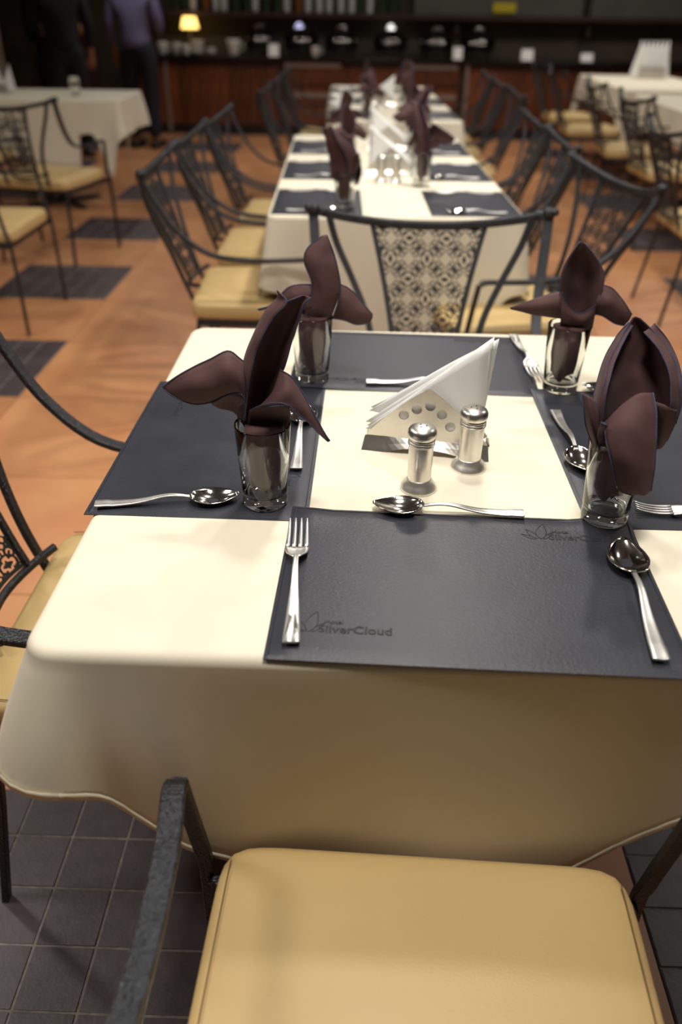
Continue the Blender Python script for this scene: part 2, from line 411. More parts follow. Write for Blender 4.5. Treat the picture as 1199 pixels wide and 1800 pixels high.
ORD = ['first', 'second', 'third', 'fourth', 'fifth', 'sixth', 'seventh', 'eighth', 'ninth', 'tenth', 'eleventh', 'twelfth', 'thirteenth', 'fourteenth', 'fifteenth', 'sixteenth', 'seventeenth', 'eighteenth', 'nineteenth', 'twentieth', 'twenty-first', 'twenty-second', 'twenty-third', 'twenty-fourth', 'twenty-fifth', 'twenty-sixth', 'twenty-seventh', 'twenty-eighth', 'twenty-ninth', 'thirtieth', 'thirty-first', 'thirty-second']
while x < 0.28:
    key = random.choice(['green', 'green', 'amber', 'pale', 'green'])
    if -0.72 < x < -0.28: key = 'pale'
    o = bpy.data.objects.new('bottle', bmk[key]); C.objects.link(o); o.location = (x, 9.70 + random.uniform(-.03, .03), 1.2355)
    o.scale = (1, 1, random.uniform(.8, 1.1))
    tag(o, '%s glass bottle on the shelf above the buffet, %s from the left in the row' % (key, ORD[k]), 'bottle', 'row of %s bottles on the wall shelf' % key)
    x += random.uniform(0.085, 0.15); k += 1
b = thing('display_board', 'long grey-green display board standing on the shelf above the buffet', 'board', (0, 9.74, 1.2355))
bm = new(); box(bm, (1.36, 0, 0.25), (1.9, 0.03, 0.5), bev=0.004); obj('panel', bm, M['board'], b, smooth=False)
bm = new(); box(bm, (3.15, 0, 0.25), (1.5, 0.03, 0.5), bev=0.004); obj('panel', bm, M['board'], b, smooth=False)
bm = new(); box(bm, (2.36, 0, 0.26), (0.03, 0.04, 0.52)); obj('stile', bm, M['wood_dark'], b, smooth=False)
bm = new(); box(bm, (1.42, 9.70, 1.31), (0.26, 0.02, 0.10), bev=0.01); tag(obj('yellow_plate', bm, M['yellow'], smooth=False), 'small bright yellow plate standing in front of the grey-green board', 'sign')

# ------------------------------------------------------------------ tablecloths and tables
def rrect_pts(w, d, r, n):
    """points and normals along a rounded rectangle, counter-clockwise from the near-left corner"""
    out = []; segs = [((-w / 2 + r, -d / 2), (w / 2 - r, -d / 2), (0, -1)), ((w / 2, -d / 2 + r), (w / 2, d / 2 - r), (1, 0)),
                      ((w / 2 - r, d / 2), (-w / 2 + r, d / 2), (0, 1)), ((-w / 2, d / 2 - r), (-w / 2, -d / 2 + r), (-1, 0))]
    for q, (a, b, nn) in enumerate(segs):
        L = math.dist(a, b); k = max(2, int(n * L))
        for i in range(k):
            t = i / k; out.append((a[0] + (b[0] - a[0]) * t, a[1] + (b[1] - a[1]) * t, nn[0], nn[1]))
        cx = [w / 2 - r, w / 2 - r, -w / 2 + r, -w / 2 + r][q]; cy = [-d / 2 + r, d / 2 - r, d / 2 - r, -d / 2 + r][q]
        a0 = [-PI / 2, 0, PI / 2, PI][q]
        for i in range(8):
            an = a0 + i * PI / 16; out.append((cx + r * math.cos(an), cy + r * math.sin(an), math.cos(an), math.sin(an)))
    return out
def cloth(w, d, r, top, dropf, flaref, foldf, n=60, wob=0.0):
    bm = new(); P = rrect_pts(w, d, r, n); rings = []
    for ins in (0.0, 0.35, 0.7, 0.9, 0.97):
        rings.append([(x * ins, y * ins, top + (noise.noise((x * ins * 5, y * ins * 5, 3)) * 0.0012 if ins < .96 else 0)) for x, y, _, _ in P])
    rr = 0.012
    for a in (0, 25, 50, 75, 90):
        an = math.radians(a); rings.append([(x + nx * (rr * math.sin(an) - rr), y + ny * (rr * math.sin(an) - rr), top - rr + rr * math.cos(an)) for x, y, nx, ny in P])
    K = 12
    for k in range(1, K + 1):
        t = k / K; row = []
        for i, (x, y, nx, ny) in enumerate(P):
            dr = dropf(x, y, nx, ny); fl = flaref(x, y, nx, ny) * (t ** 0.9); fo = foldf(x, y, nx, ny, i) * t
            z = top - rr - dr * t
            wv = noise.noise((x * 3.0, y * 3.0, t * 1.2)) * 0.010 * t
            row.append((x + nx * (fl + fo + wv), y + ny * (fl + fo + wv), z))
        rings.append(row)
    c = bm.verts.new((0, 0, top)); VR = []
    for q, row in enumerate(rings[1:]): VR.append([bm.verts.new(p) for p in row])
    n_ = len(P)
    for i in range(n_): bm.faces.new((c, VR[0][i], VR[0][(i + 1) % n_]))
    for a, b in zip(VR, VR[1:]):
        for i in range(n_): bm.faces.new((a[i], a[(i + 1) % n_], b[(i + 1) % n_], b[i]))
    hem = [v.co.copy() for v in VR[-1]]; nor = [(p[2], p[3]) for p in P]
    bmesh.ops.recalc_face_normals(bm, faces=bm.faces[:])
    return bm, hem, nor
def make_cloth(loc, rz, label, **kw):
    t = thing('tablecloth', label, 'tablecloth', loc, rz, None)
    bm, hem, nor = cloth(**kw)
    o = obj('cloth', bm, M['cloth'], t)
    md = o.modifiers.new('thick', 'SOLIDIFY'); md.thickness = 0.0012; md.offset = 1
    # stitched hem band with small puckers
    bm = new(); rows = [[], []]
    for i, p in enumerate(hem + [hem[0]]):
        nx, ny = nor[i % len(nor)]; pk = 0.0004 * math.sin(i * 2.3)
        rows[0].append((p.x + nx * (0.0012 + pk), p.y + ny * (0.0012 + pk), p.z + 0.011)); rows[1].append((p.x + nx * (0.0013 - pk), p.y + ny * (0.0013 - pk), p.z - 0.0002))
    grid(bm, rows); obj('hem', bm, M['cloth'], t).modifiers.new('thick', 'SOLIDIFY').thickness = 0.0003
    return t
def table(loc, rz, w, d, label, legs='pedestal'):
    t = thing('dining_table', label, 'table', loc, rz)
    bm = new(); box(bm, (0, 0, 0.732), (w - 0.03, d - 0.03, 0.03), bev=0.006); obj('tabletop', bm, M['wood_dark'], t, smooth=False)
    ys = (0,) if d < 1.2 else (-d / 4, d / 4)
    for y in ys:
        bm = new(); lathe(bm, [(0, 0.03), (0.035, 0.03), (0.035, 0.715), (0.11, 0.716), (0, 0.716)], 20, (0, y, 0)); obj('pedestal', bm, M['iron'], t)
        bm = new()
        for a in range(4):
            an = a * PI / 2 + PI / 4; bar(bm, [(0.02 * math.cos(an), y + 0.02 * math.sin(an), 0.03), (0.3 * math.cos(an), y + 0.3 * math.sin(an), 0.014)], 0.05, 0.024, (-math.sin(an), math.cos(an), 0))
        obj('base', bm, M['iron'], t)
    return t
# nearest table : x -.473..+.473, y -.477..+.545
MW, MD, MY = 0.946, 1.02, 0.033
table((0, MY, 0), 0, MW, MD, 'square pedestal table hidden under the nearest cream tablecloth')
def sm(a, b, t):
    t = min(max((t - a) / (b - a), 0), 1); return t * t * (3 - 2 * t)
def main_drop(x, y, nx, ny):
    if ny < -0.3:   # front: hangs as a shallow point, lowest near the middle
        K = [(-0.60, 0.150), (-0.48, 0.138), (-0.44, 0.155), (-0.40, 0.190), (-0.36, 0.225), (-0.31, 0.280), (-0.22, 0.345), (-0.05, 0.395), (0.08, 0.380), (0.173, 0.310), (0.274, 0.212), (0.48, 0.18), (0.7, 0.18)]
        for (a, va), (b, vb) in zip(K, K[1:]):
            if a <= x <= b: return va + (vb - va) * (x - a) / (b - a)
    if nx < -0.3: return 0.172 + 0.02 * math.sin(y * 5)
    return 0.19 + 0.02 * math.sin(x * 6 + y * 4)
def main_flare(x, y, nx, ny):
    cor = max(0, 1 - (math.hypot(abs(x) - MW / 2, abs(y) - MD / 2)) / 0.14)
    return 0.012 + 0.060 * cor ** 1.3
def main_fold(x, y, nx, ny, i):
    if ny < -0.3: return 0.009 * math.sin(x * 17 + 1.2) * sm(0.52, 0.2, abs(x)) + 0.010 * math.exp(-((x + 0.33) / 0.05) ** 2) - 0.012 * math.exp(-((x + 0.40) / 0.03) ** 2)
    return 0.010 * math.sin(y * 14)
make_cloth((0, MY, 0), 0, 'clean cream tablecloth on the nearest table, hanging to a point in front',
           w=MW, d=MD, r=0.035, top=0.7500, dropf=main_drop, flaref=main_flare, foldf=main_fold, n=90)
def gen_cloth(w, d, base=0.2, cdrop=0.09, seed=0.0):
    def dr(x, y, nx, ny):
        c = max(0, 1 - math.hypot(abs(x) - w / 2, abs(y) - d / 2) / 0.22)
        return base + cdrop * c ** 1.3 + 0.012 * math.sin(x * 7 + y * 5 + seed)
    def fl(x, y, nx, ny):
        c = max(0, 1 - math.hypot(abs(x) - w / 2, abs(y) - d / 2) / 0.15); return 0.01 + 0.04 * c
    def fo(x, y, nx, ny, i): return 0.009 * math.sin((x + y) * 16 + seed)
    return dict(w=w, d=d, r=0.03, top=0.7500, dropf=dr, flaref=fl, foldf=fo, n=26)
T2 = (-0.035, 2.56); T2w, T2d, T2r = 0.845, 1.90, 0.03
T3 = (0.025, 5.32); T3w, T3d, T3r = 0.80, 2.36, 0.03
table((T2[0], T2[1], 0), T2r, T2w, T2d, 'long table hidden under the second cream cloth, beyond the nearest table')
k2 = gen_cloth(T2w, T2d, 0.2, 0.07); k2_side = k2['dropf']
def t2_drop(x, y, nx, ny):
    if ny > -0.3: return k2_side(x, y, nx, ny)
    return 0.22 + 0.27 * sm(1.0, 0.35, abs(x) / (T2w / 2))
k2['dropf'] = t2_drop; k2['n'] = 50
make_cloth((T2[0], T2[1], 0), T2r, 'cream tablecloth on the second table, behind the chair with the lattice back', **k2)
table((T3[0], T3[1], 0), T3r, T3w, T3d, 'farthest table of the middle row, under a cream cloth near the counter')
make_cloth((T3[0], T3[1], 0), T3r, 'cream tablecloth on the farthest table of the middle row', **gen_cloth(T3w, T3d, 0.2, 0.06, 2))
TL = (-2.42, 5.38)
table((TL[0], TL[1], 0), 0.03, 1.2, 0.75, 'table under a cream cloth at the left, in front of the standing people')
def tl_drop(x, y, nx, ny):
    if ny < -.3: return (0.40 if x < 0.30 else 0.2) + 0.02 * math.sin(x * 9) + 0.30 * math.exp(-((x - 0.50) / 0.06) ** 2)
    if nx > .3: return 0.22 + 0.26 * max(0, 1 - abs(y + .36) / 0.1)
    return 0.25
d_ = gen_cloth(1.2, 0.75); d_['dropf'] = tl_drop; d_['n'] = 60
make_cloth((TL[0], TL[1], 0), 0.03, 'cream tablecloth with a long hanging corner on the left background table', **d_)
TR1 = (2.50, 7.42); TR2 = (2.46, 5.32)
for q, (tt, dd, lab1, lab2) in enumerate([(TR1, 1.8, 'far right table under a pale cloth close to the counter', 'pale tablecloth with drooping corners on the far right table'),
                             (TR2, 1.75, 'right background table under a pale cloth, nearer than the far right one', 'pale tablecloth with long hanging corners on the nearer right background table')]):
    table((tt[0], tt[1], 0), 0, 0.9, dd, lab1)
    kk = gen_cloth(0.9, dd, 0.2, 0.27, q * 2.0); kk['n'] = 40
    make_cloth((tt[0], tt[1], 0), 0, lab2, **kk)

# ------------------------------------------------------------------ placemats
def mat_mesh(w, h, raise_f=None, corner=0.008):
    bm = new()
    def lines(L):
        a = [0, 0.0045, 0.0055, 0.0065, 0.0075]
        mid = [0.0075 + (L - 0.015) * i / 18 for i in range(1, 18)]
        return [q - L / 2 for q in a + mid + [L - q for q in reversed(a)]]
    X, Y = lines(w), lines(h)
    def zz(x, y):
        e = min(w / 2 - abs(x), h / 2 - abs(y))
        return 0.0018 + (0.0006 if e < 0.0047 and e > 0.001 else 0) - (0.0006 if 0.005 < e < 0.007 else 0) - (0.0006 if e < 0.0008 else 0)
    G = [[(x, y, zz(x, y) + (raise_f(x, y) if raise_f else 0)) for x in X] for y in Y]
    V = grid(bm, G)
    B = [[bm.verts.new((x, y, (raise_f(x, y) if raise_f else 0))) for x in X] for y in Y]
    ny, nx = len(Y), len(X)
    for i in range(ny - 1):
        for j in range(nx - 1): bm.faces.new((B[i][j], B[i + 1][j], B[i + 1][j + 1], B[i][j + 1]))
    per = [(0, j) for j in range(nx - 1)] + [(i, nx - 1) for i in range(ny - 1)] + [(ny - 1, j) for j in range(nx - 1, 0, -1)] + [(i, 0) for i in range(ny - 1, 0, -1)]
    for k in range(len(per)):
        a, b = per[k], per[(k + 1) % len(per)]
        bm.faces.new((B[a[0]][a[1]], B[b[0]][b[1]], V[b[0]][b[1]], V[a[0]][a[1]]))
    return bm
mats_def = {  # cx, cy, rot, (w,h)
    'left': (-0.330, 0.018, -0.010, 0.30, 0.45), 'far': (-0.017, 0.372, -0.030, 0.45, 0.30),
    'right': (0.339, 0.020, 0.004, 0.30, 0.45), 'front': (0.0175, -0.332, -0.026, 0.452, 0.30)}
order = ['left', 'far', 'right', 'front']
def mat_raise(name):
    cx, cy, r, w, h = mats_def[name]; low = order[:order.index(name)]
    def f(x, y):
        X = cx + x * math.cos(r) - y * math.sin(r); Y = cy + x * math.sin(r) + y * math.cos(r); z = 0
        for q in low:
            a, b, rr, ww, hh = mats_def[q]; dx, dy = X - a, Y - b
            u = dx * math.cos(rr) + dy * math.sin(rr); v = -dx * math.sin(rr) + dy * math.cos(rr)
            e = min(ww / 2 - abs(u), hh / 2 - abs(v))
            z = max(z, 0.0030 * sm(-0.022, -0.001, e))
        return z
    return f
mlab = {'left': 'black leather placemat on the left side of the nearest table, under a folded brown napkin',
        'far': 'black leather placemat on the far side of the nearest table, behind the napkin holder',
        'right': 'black leather placemat on the right side of the nearest table, cut off by the frame',
        'front': 'black leather placemat at the near edge of the nearest table, with fork at its left'}
def text_mesh(body, size, extrude, bold=0.0):
    cu = bpy.data.curves.new('t', 'FONT'); cu.body = body; cu.size = size; cu.extrude = extrude; cu.offset = bold; cu.resolution_u = 3
    o = bpy.data.objects.new('t', cu); C.objects.link(o)
    dg = bpy.context.evaluated_depsgraph_get(); me = bpy.data.meshes.new_from_object(o.evaluated_get(dg)); bpy.data.objects.remove(o)
    return me
me_sc = text_mesh('SilverCloud', 0.0175, 0.00022, 0.00035); me_ho = text_mesh('Hotel', 0.0095, 0.0002, 0.0001)
def leaf_emblem():
    bm = new()
    def leafo(ang, L, wd, x0=0, y0=0):
        P = []
        for k in range(13):
            t = k / 12; P.append((L * t, wd * math.sin(PI * t ** 0.8), 0))
        for k in range(11, -1, -1):
            t = k / 12; P.append((L * t, -wd * math.sin(PI * t ** 0.8) * 0.75, 0))
        R = Matrix.Rotation(ang, 3, 'Z'); P = [R @ Vector(p) + Vector((x0, y0, 0)) for p in P]
        tube(bm, P, 0.00045, 5)
    leafo(math.radians(78), 0.036, 0.0075); leafo(math.radians(125), 0.024, 0.0045, -0.003, 0.001)
    leafo(math.radians(152), 0.020, 0.003, -0.006, 0.0); leafo(math.radians(50), 0.022, 0.003, 0.004, 0.0)
    return bm
leafb = leaf_emblem(); leaf_me = bpy.data.meshes.new('leaf'); leafb.to_mesh(leafb and leaf_me); leafb.free()
def logo(parent, x, y, rz=0.0, s=1.0, mk=None):
    g = None
    for me, dx, dy, nmn in ((me_sc, 0, 0, 'embossed_lettering'), (me_ho, 0.006, 0.0145, 'embossed_lettering'), (leaf_me, -0.010, 0.0, 'embossed_leaf_emblem')):
        R = Matrix.Rotation(rz, 3, 'Z') @ Vector((dx * s, dy * s, 0))
        o = bpy.data.objects.new(nmn, me); C.objects.link(o); o.parent = parent
        o.location = (x + R.x, y + R.y, 0.00205 if me is not leaf_me else 0.0019); o.rotation_euler = (0, 0, rz); o.scale = (s, s, 1)
        if not me.materials: me.materials.append(M['emboss'])
mats = {}
for nme in order:
    cx, cy, r, w, h = mats_def[nme]
    t = thing('placemat', mlab[nme], 'placemat', (cx, cy, 0.7508 if True else 0), r, 'placemats on the nearest table')
    o = obj('leather_sheet', mat_mesh(w, h, mat_raise(nme)), M['leather'], t); sharp(o, 50)
    mats[nme] = t
logo(mats['front'], -0.172, -0.104); logo(mats['front'], 0.112, 0.098, 0.0, 1.02)
logo(mats['far'], -0.078, -0.098, PI, 1.0); logo(mats['far'], 0.17, 0.125, PI, 1.0)
logo(mats['left'], -0.098, 0.165, -PI / 2, 1.0); logo(mats['left'], 0.10, -0.11, -PI / 2, 0.9)
logo(mats['right'], 0.098, -0.16, PI / 2, 1.0)
for nme in ('front', 'far', 'right', 'left'):
    pass
# plain placemats further back
pm_bm = mat_mesh(0.30, 0.42); pm_me = bpy.data.meshes.new('placemat'); pm_bm.to_mesh(pm_me); pm_bm.free(); pm_me.shade_smooth(); pm_me.materials.append(M['leather'])
def far_mat(x, y, lab, rz=0.0, sy=1.0, z=0.7512):
    o = bpy.data.objects.new('placemat', pm_me); C.objects.link(o); o.location = (x, y, z); o.rotation_euler = (0, 0, rz); o.scale = (1, sy, 1)
    tag(o, lab, 'placemat', 'placemats on the far tables'); return o

# ------------------------------------------------------------------ cutlery (local: along +y from handle end to tip, centre at origin, on z = 0)
def blade(stations, thick, nacross=9):
    """stations: (s, halfwidth, z_centre, dip)"""
    bm = new(); G = []
    for (s, hw, zc, dip) in stations:
        G.append([(hw * u, s, zc + dip * (abs(u) ** 2.0)) for u in [(-1 + 2 * k / (nacross - 1)) for k in range(nacross)]])
    grid(bm, G); return thicken(bm, thick)
def make_spoon():
    t = thing('spoon', 'x', 'spoon')
    H = [(-0.105, 0.0078), (-0.1035, 0.0088), (-0.095, 0.0087), (-0.06, 0.0070), (-0.02, 0.0048), (0.012, 0.0034), (0.030, 0.0030), (0.040, 0.0036)]
    def zc(s):
        return 0.0030 + 0.009 * math.exp(-((s - 0.005) / 0.035) ** 2) + (0.0012 if s < -0.08 else 0)
    st = [(p.x, p.y, zc(p.x), 0.0006) for p in crom([(a, b, 0) for a, b in H], 4)]
    obj('handle', blade(st, 0.0022, 5), M['steel_brushed'], t)
    bm = new(); G = []; L = 0.071; s0 = 0.034
    for i in range(0, 17):
        q = i / 16; s = s0 + L * q
        hw = 0.0232 * (math.sin(PI * min(1, (q * 0.97 + 0.03)) ** 0.86)) ** 0.62 if 0 < q < 1 else 0.003
        hw = max(hw, 0.0028)
        rimz = 0.0105 + 0.0025 * (1 - q) * 0.6 - 0.002 * math.sin(PI * q)
        dep = 0.0105 * math.sin(PI * (q ** 0.85)) ** 0.8 if 0 < q < 1 else 0
        row = []
        for k in range(13):
            u = -1 + 2 * k / 12
            row.append((hw * u, s, rimz - dep * (1 - abs(u) ** 2.4)))
        G.append(row)
    grid(bm, G); thicken(bm, 0.0013); obj('bowl', bm, M['steel'], t)
    return t
def make_fork():
    t = thing('fork', 'x', 'fork')
    H = [(-0.118, 0.0085), (-0.1165, 0.0094), (-0.105, 0.0092), (-0.06, 0.0070), (-0.02, 0.0045), (0.012, 0.0034), (0.026, 0.0034), (0.034, 0.0050)]
    def zc(s): return 0.0030 + 0.010 * math.exp(-((s - 0.012) / 0.035) ** 2) + (0.001 if s < -0.09 else 0)
    st = [(p.x, p.y, zc(p.x), 0.0004) for p in crom([(a, b, 0) for a, b in H], 4)]
    obj('handle', blade(st, 0.0022, 5), M['steel_brushed'], t)
    def zh(s): return 0.0025 + 0.009 * ((s - 0.085) / 0.055) ** 2 if s < 0.085 else 0.0025 + 0.006 * ((s - 0.085) / 0.033) ** 2
    st = [(p.x, p.y, zh(p.x), 0.0016) for p in crom([(0.030, 0.0040, 0), (0.036, 0.0075, 0), (0.042, 0.0118, 0), (0.050, 0.0137, 0), (0.060, 0.0140, 0)], 4)]
    hd = obj('head', blade(st, 0.0018, 9), M['steel_brushed'], t)
    for k in range(4):
        x = (-1.5 + k) * 0.0077
        bm = new(); G = []
        for i in range(9):
            s = 0.058 + 0.060 * i / 8; hw = 0.0025 - 0.0011 * (i / 8) ** 2; hw = hw if i < 8 else 0.0008
            G.append([(x * (1 - 0.05 * i / 8) + hw * u, s, zh(s) + 0.0010 * (1 - i / 8)) for u in (-1, 0, 1)])
        grid(bm, G); thicken(bm, 0.0018); obj('tine', bm, M['steel_brushed'], t)
    return t
SP = make_spoon(); FK = make_fork()
_sp_used = [False, False]
def cutlery(proto, hx, hy, tx, ty, lab, group, z=0.7528, k=0, tilt=0.0):
    """handle end (hx,hy) to tip (tx,ty)"""
    rz = math.atan2(-(tx - hx), ty - hy); loc = ((hx + tx) / 2, (hy + ty) / 2, z)
    L = math.hypot(tx - hx, ty - hy); base = 0.207 if proto is SP else 0.236
    if not _sp_used[k]:
        o = proto; o.location = loc; o.rotation_euler = (0, 0, rz); o.scale = (L / base,) * 3; o['label'] = lab; o['group'] = group; _sp_used[k] = True
        return o
    return dup(proto, loc, rz, lab, group, L / base)
G1 = 'cutlery on the nearest table'
ZM = 0.7532
cutlery(SP, 0.106, -0.185, -0.094, -0.172, 'steel spoon lying along the far edge of the front placemat', G1, ZM)
cutlery(FK, -0.184, -0.457, -0.193, -0.218, 'steel fork with tines up at the left of the front placemat', G1, ZM, 1)
cutlery(SP, 0.205, -0.466, 0.222, -0.246, 'steel spoon at the right end of the front placemat, bowl beside the tumbler foot', G1, ZM)
cutlery(SP, -0.470, -0.189, -0.282, -0.158, 'steel spoon along the near edge of the left placemat, left of the glass', G1, ZM)
cutlery(SP, -0.207, -0.076, -0.212, 0.142, 'steel spoon pointing away from the camera at the right edge of the left placemat', G1, ZM)
cutlery(FK, -0.446, 0.213, -0.235, 0.213, 'steel fork on the left placemat, its handle end peeking out beyond the brown napkin', G1, ZM)
cutlery(SP, -0.104, 0.252, 0.100, 0.255, 'steel spoon half hidden behind the white paper napkins', G1, ZM)
cutlery(FK, 0.198, 0.515, 0.210, 0.285, 'steel fork at the right end of the far placemat, tines toward camera', G1, ZM)
cutlery(SP, 0.213, 0.143, 0.218, -0.066, 'steel spoon at the left edge of the right placemat', G1, ZM + 0.001)
cutlery(FK, 0.455, -0.185, 0.262, -0.160, 'steel fork near the frame edge on the right placemat, only its tines visible', G1, ZM + 0.001)
cutlery(SP, 0.470, 0.205, 0.283, 0.250, 'steel spoon on the far part of the right placemat, bowl showing beside the brown napkin', G1, ZM + 0.001)

# ------------------------------------------------------------------ tumblers
def make_glass():
    t = thing('drinking_glass', 'x', 'glass')
    bm = new()
    lathe(bm, [(0, 0.0015), (0.022, 0.0015), (0.026, 0.0003), (0.0292, 0.0003), (0.0305, 0.003), (0.0305, 0.012), (0.0300, 0.0155), (0.0308, 0.019),
               (0.0345, 0.075), (0.0368, 0.1175), (0.0364, 0.1188), (0.0356, 0.1188), (0.0350, 0.1175), (0.0327, 0.075), (0.0288, 0.022),
               (0.026, 0.0165), (0.018, 0.0145), (0, 0.0138)], 56)
    obj('tumbler', bm, M['glass'], t)
    return t
GL = make_glass()
glab = {'left': 'clear tumbler holding a brown napkin on the left placemat', 'farleft': 'clear tumbler holding a brown napkin at the far left of the nearest table',
        'farright': 'clear tumbler holding a brown napkin on the far end of the right placemat', 'right': 'clear tumbler at the right front, holding the largest drooping brown napkin'}
gpos = {'left': (-0.243, -0.162), 'farleft': (-0.204, 0.272), 'farright': (0.241, 0.247), 'right': (0.214, -0.185)}
for i, k in enumerate(gpos):
    loc = (gpos[k][0], gpos[k][1], 0.7548 if k in ('farright', 'right') else 0.7530)
    if k in ('right',): loc = (loc[0], loc[1], 0.7560)
    if i == 0: GL.location = loc; GL['label'] = glab[k]; GL['group'] = 'tumblers on the nearest table'
    else: dup(GL, loc, 0.7 * i, glab[k], 'tumblers on the nearest table')

# ------------------------------------------------------------------ brown napkins: folded petals lofted between drawn rows
def petal_grid(rows, Y0, org, nr=5, nc=4):
    R3 = []
    for row in rows:
        pts = [at(p[0], p[1], Y=Y0 + (p[2] if len(p) > 2 else 0)) - org for p in row]
        R3.append(crom(pts, nc))
    cols = []
    for j in range(len(R3[0])): cols.append(crom([r[j] for r in R3], nr))
    return [[cols[j][i] for j in range(len(cols))] for i in range(len(cols[0]))]
def make_napkin(petals, Y0, org, label, core_z0=0.02, core_seed=0, twist=0.0):
    org = Vector(org); t = thing('cloth_napkin', label, 'napkin', org, 0, 'brown cloth napkins folded in tumblers')
    bm = new(); hm = new()
    for rows in petals:
        G = petal_grid(rows, Y0, org)
        for i, r in enumerate(G):
            for j, p in enumerate(r):
                G[i][j] = p + Vector((0, 1, 0)) * noise.noise(p * 38 + Vector((core_seed, 0, 0))) * 0.0035
        b2 = new(); V = grid(b2, G); bmesh.ops.remove_doubles(b2, verts=b2.verts[:], dist=0.0002); thicken(b2, 0.0011)
        tmp = bpy.data.meshes.new('tmp'); b2.to_mesh(tmp); b2.free(); bm.from_mesh(tmp); bpy.data.meshes.remove(tmp)
        tube(hm, [r[0] for r in G], 0.0010, 6); tube(hm, [r[-1] for r in G], 0.0010, 6)
    o = obj('folded_petals', bm, M['napkin'], t)
    obj('stitched_hem', hm, M['hem'], t, label='bluish stitched edge')
    # gathered cloth inside the tumbler
    bm = new(); G = []; n = 48
    for k in range(15):
        q = k / 14; z = core_z0 + (0.119 - core_z0) * q
        Rm = 0.0225 + 0.0075 * q if q > 0.1 else 0.019
        if k == 0: Rm = 0.009
        row = []
        for i in range(n + 1):
            th = 2 * PI * i / n
            f = 0.76 + 0.20 * math.cos(3 * th + core_seed + twist * q) + 0.10 * noise.noise((math.cos(th) * 2 + core_seed, math.sin(th) * 2, q * 3))
            row.append((Rm * f * math.cos(th), Rm * f * math.sin(th), z + (0.010 * math.sin(2 * th + core_seed) if k < 2 else 0)))
        G.append(row)
    V = grid(bm, G); bmesh.ops.remove_doubles(bm, verts=bm.verts[:], dist=0.0001)
    bmesh.ops.holes_fill(bm, edges=[e for e in bm.edges if e.is_boundary])
    bmesh.ops.recalc_face_normals(bm, faces=bm.faces[:])
    obj('gathered_core', bm, M['napkin'], t)
    return t
YA, YB, YC, YD = -0.162, 0.272, 0.247, -0.185
petA = [
  # left wing, lit upper face, root to tip
  [[(448, 650, .012), (438, 690, 0), (430, 738, -.004)], [(424, 632, .010), (425, 664, -.014), (428, 700, -.018)], [(400, 617, .004), (402, 654, -.022), (410, 691, -.016)],
   [(366, 633, 0), (370, 674, -.020), (384, 702, -.012)], [(328, 652, -.006), (332, 682, -.018), (345, 711, -.012)], [(303, 667, -.008), (306, 684, -.012), (312, 700, -.011)], [(286, 680, -.010), (287, 682, -.010), (289, 685, -.010)]],
  # its rolled underside
  [[(430, 702, -.018), (428, 725, .006), (432, 752, .012)], [(408, 692, -.016), (405, 708, .004), (412, 724, .012)], [(372, 708, -.012), (376, 712, .0), (385, 716, .010)]],
  # right wing, lit face
  [[(492, 650, .006), (478, 690, -.012), (452, 718, -.010)], [(512, 662, .002), (502, 690, -.020), (480, 714, -.022)], [(532, 692, -.002), (522, 706, -.018), (508, 714, -.024)],
   [(552, 728, -.008), (543, 733, -.016), (532, 734, -.020)], [(568, 756, -.012), (562, 758, -.015), (556, 757, -.017)], [(580, 774, -.014), (579, 775, -.014), (577, 775, -.014)]],
  # pocket under the right wing
  [[(438, 722, -.010), (434, 742, .004), (432, 760, .010)], [(462, 712, -.018), (462, 742, .002), (462, 768, .010)], [(492, 708, -.024), (492, 738, .0), (490, 766, .010)], [(510, 714, -.024), (510, 736, -.002), (503, 758, .008)]],
  # tall centre, hollow facing the camera
  [[(424, 742, -.008), (440, 750, .014), (456, 752, .018), (470, 735, .012)], [(431, 690, -.012), (445, 700, .016), (462, 702, .022), (480, 690, .010)], [(440, 640, -.010), (455, 648, .018), (476, 652, .024), (500, 645, .006)],
   [(452, 600, -.008), (470, 606, .016), (492, 608, .022), (513, 600, .004)], [(474, 560, -.004), (490, 563, .012), (508, 566, .018), (526, 562, .004)], [(500, 533, 0), (512, 535, .008), (523, 538, .010), (535, 535, .004)], [(530, 521, .004), (536, 521, .006), (541, 522, .006), (547, 524, .004)]],
  # outer strip folded over its left rim
  [[(418, 738, .016), (422, 735, 0), (430, 740, -.012)], [(424, 680, .018), (427, 680, -.004), (436, 685, -.014)], [(430, 630, .018), (436, 628, -.004), (446, 634, -.014)],
   [(446, 588, .016), (450, 590, -.002), (460, 594, -.012)], [(466, 548, .012), (471, 551, 0), (482, 556, -.008)], [(488, 524, .008), (493, 529, .002), (504, 532, -.004)], [(487, 511, .006), (490, 512, .004), (494, 517, 0)]],
]
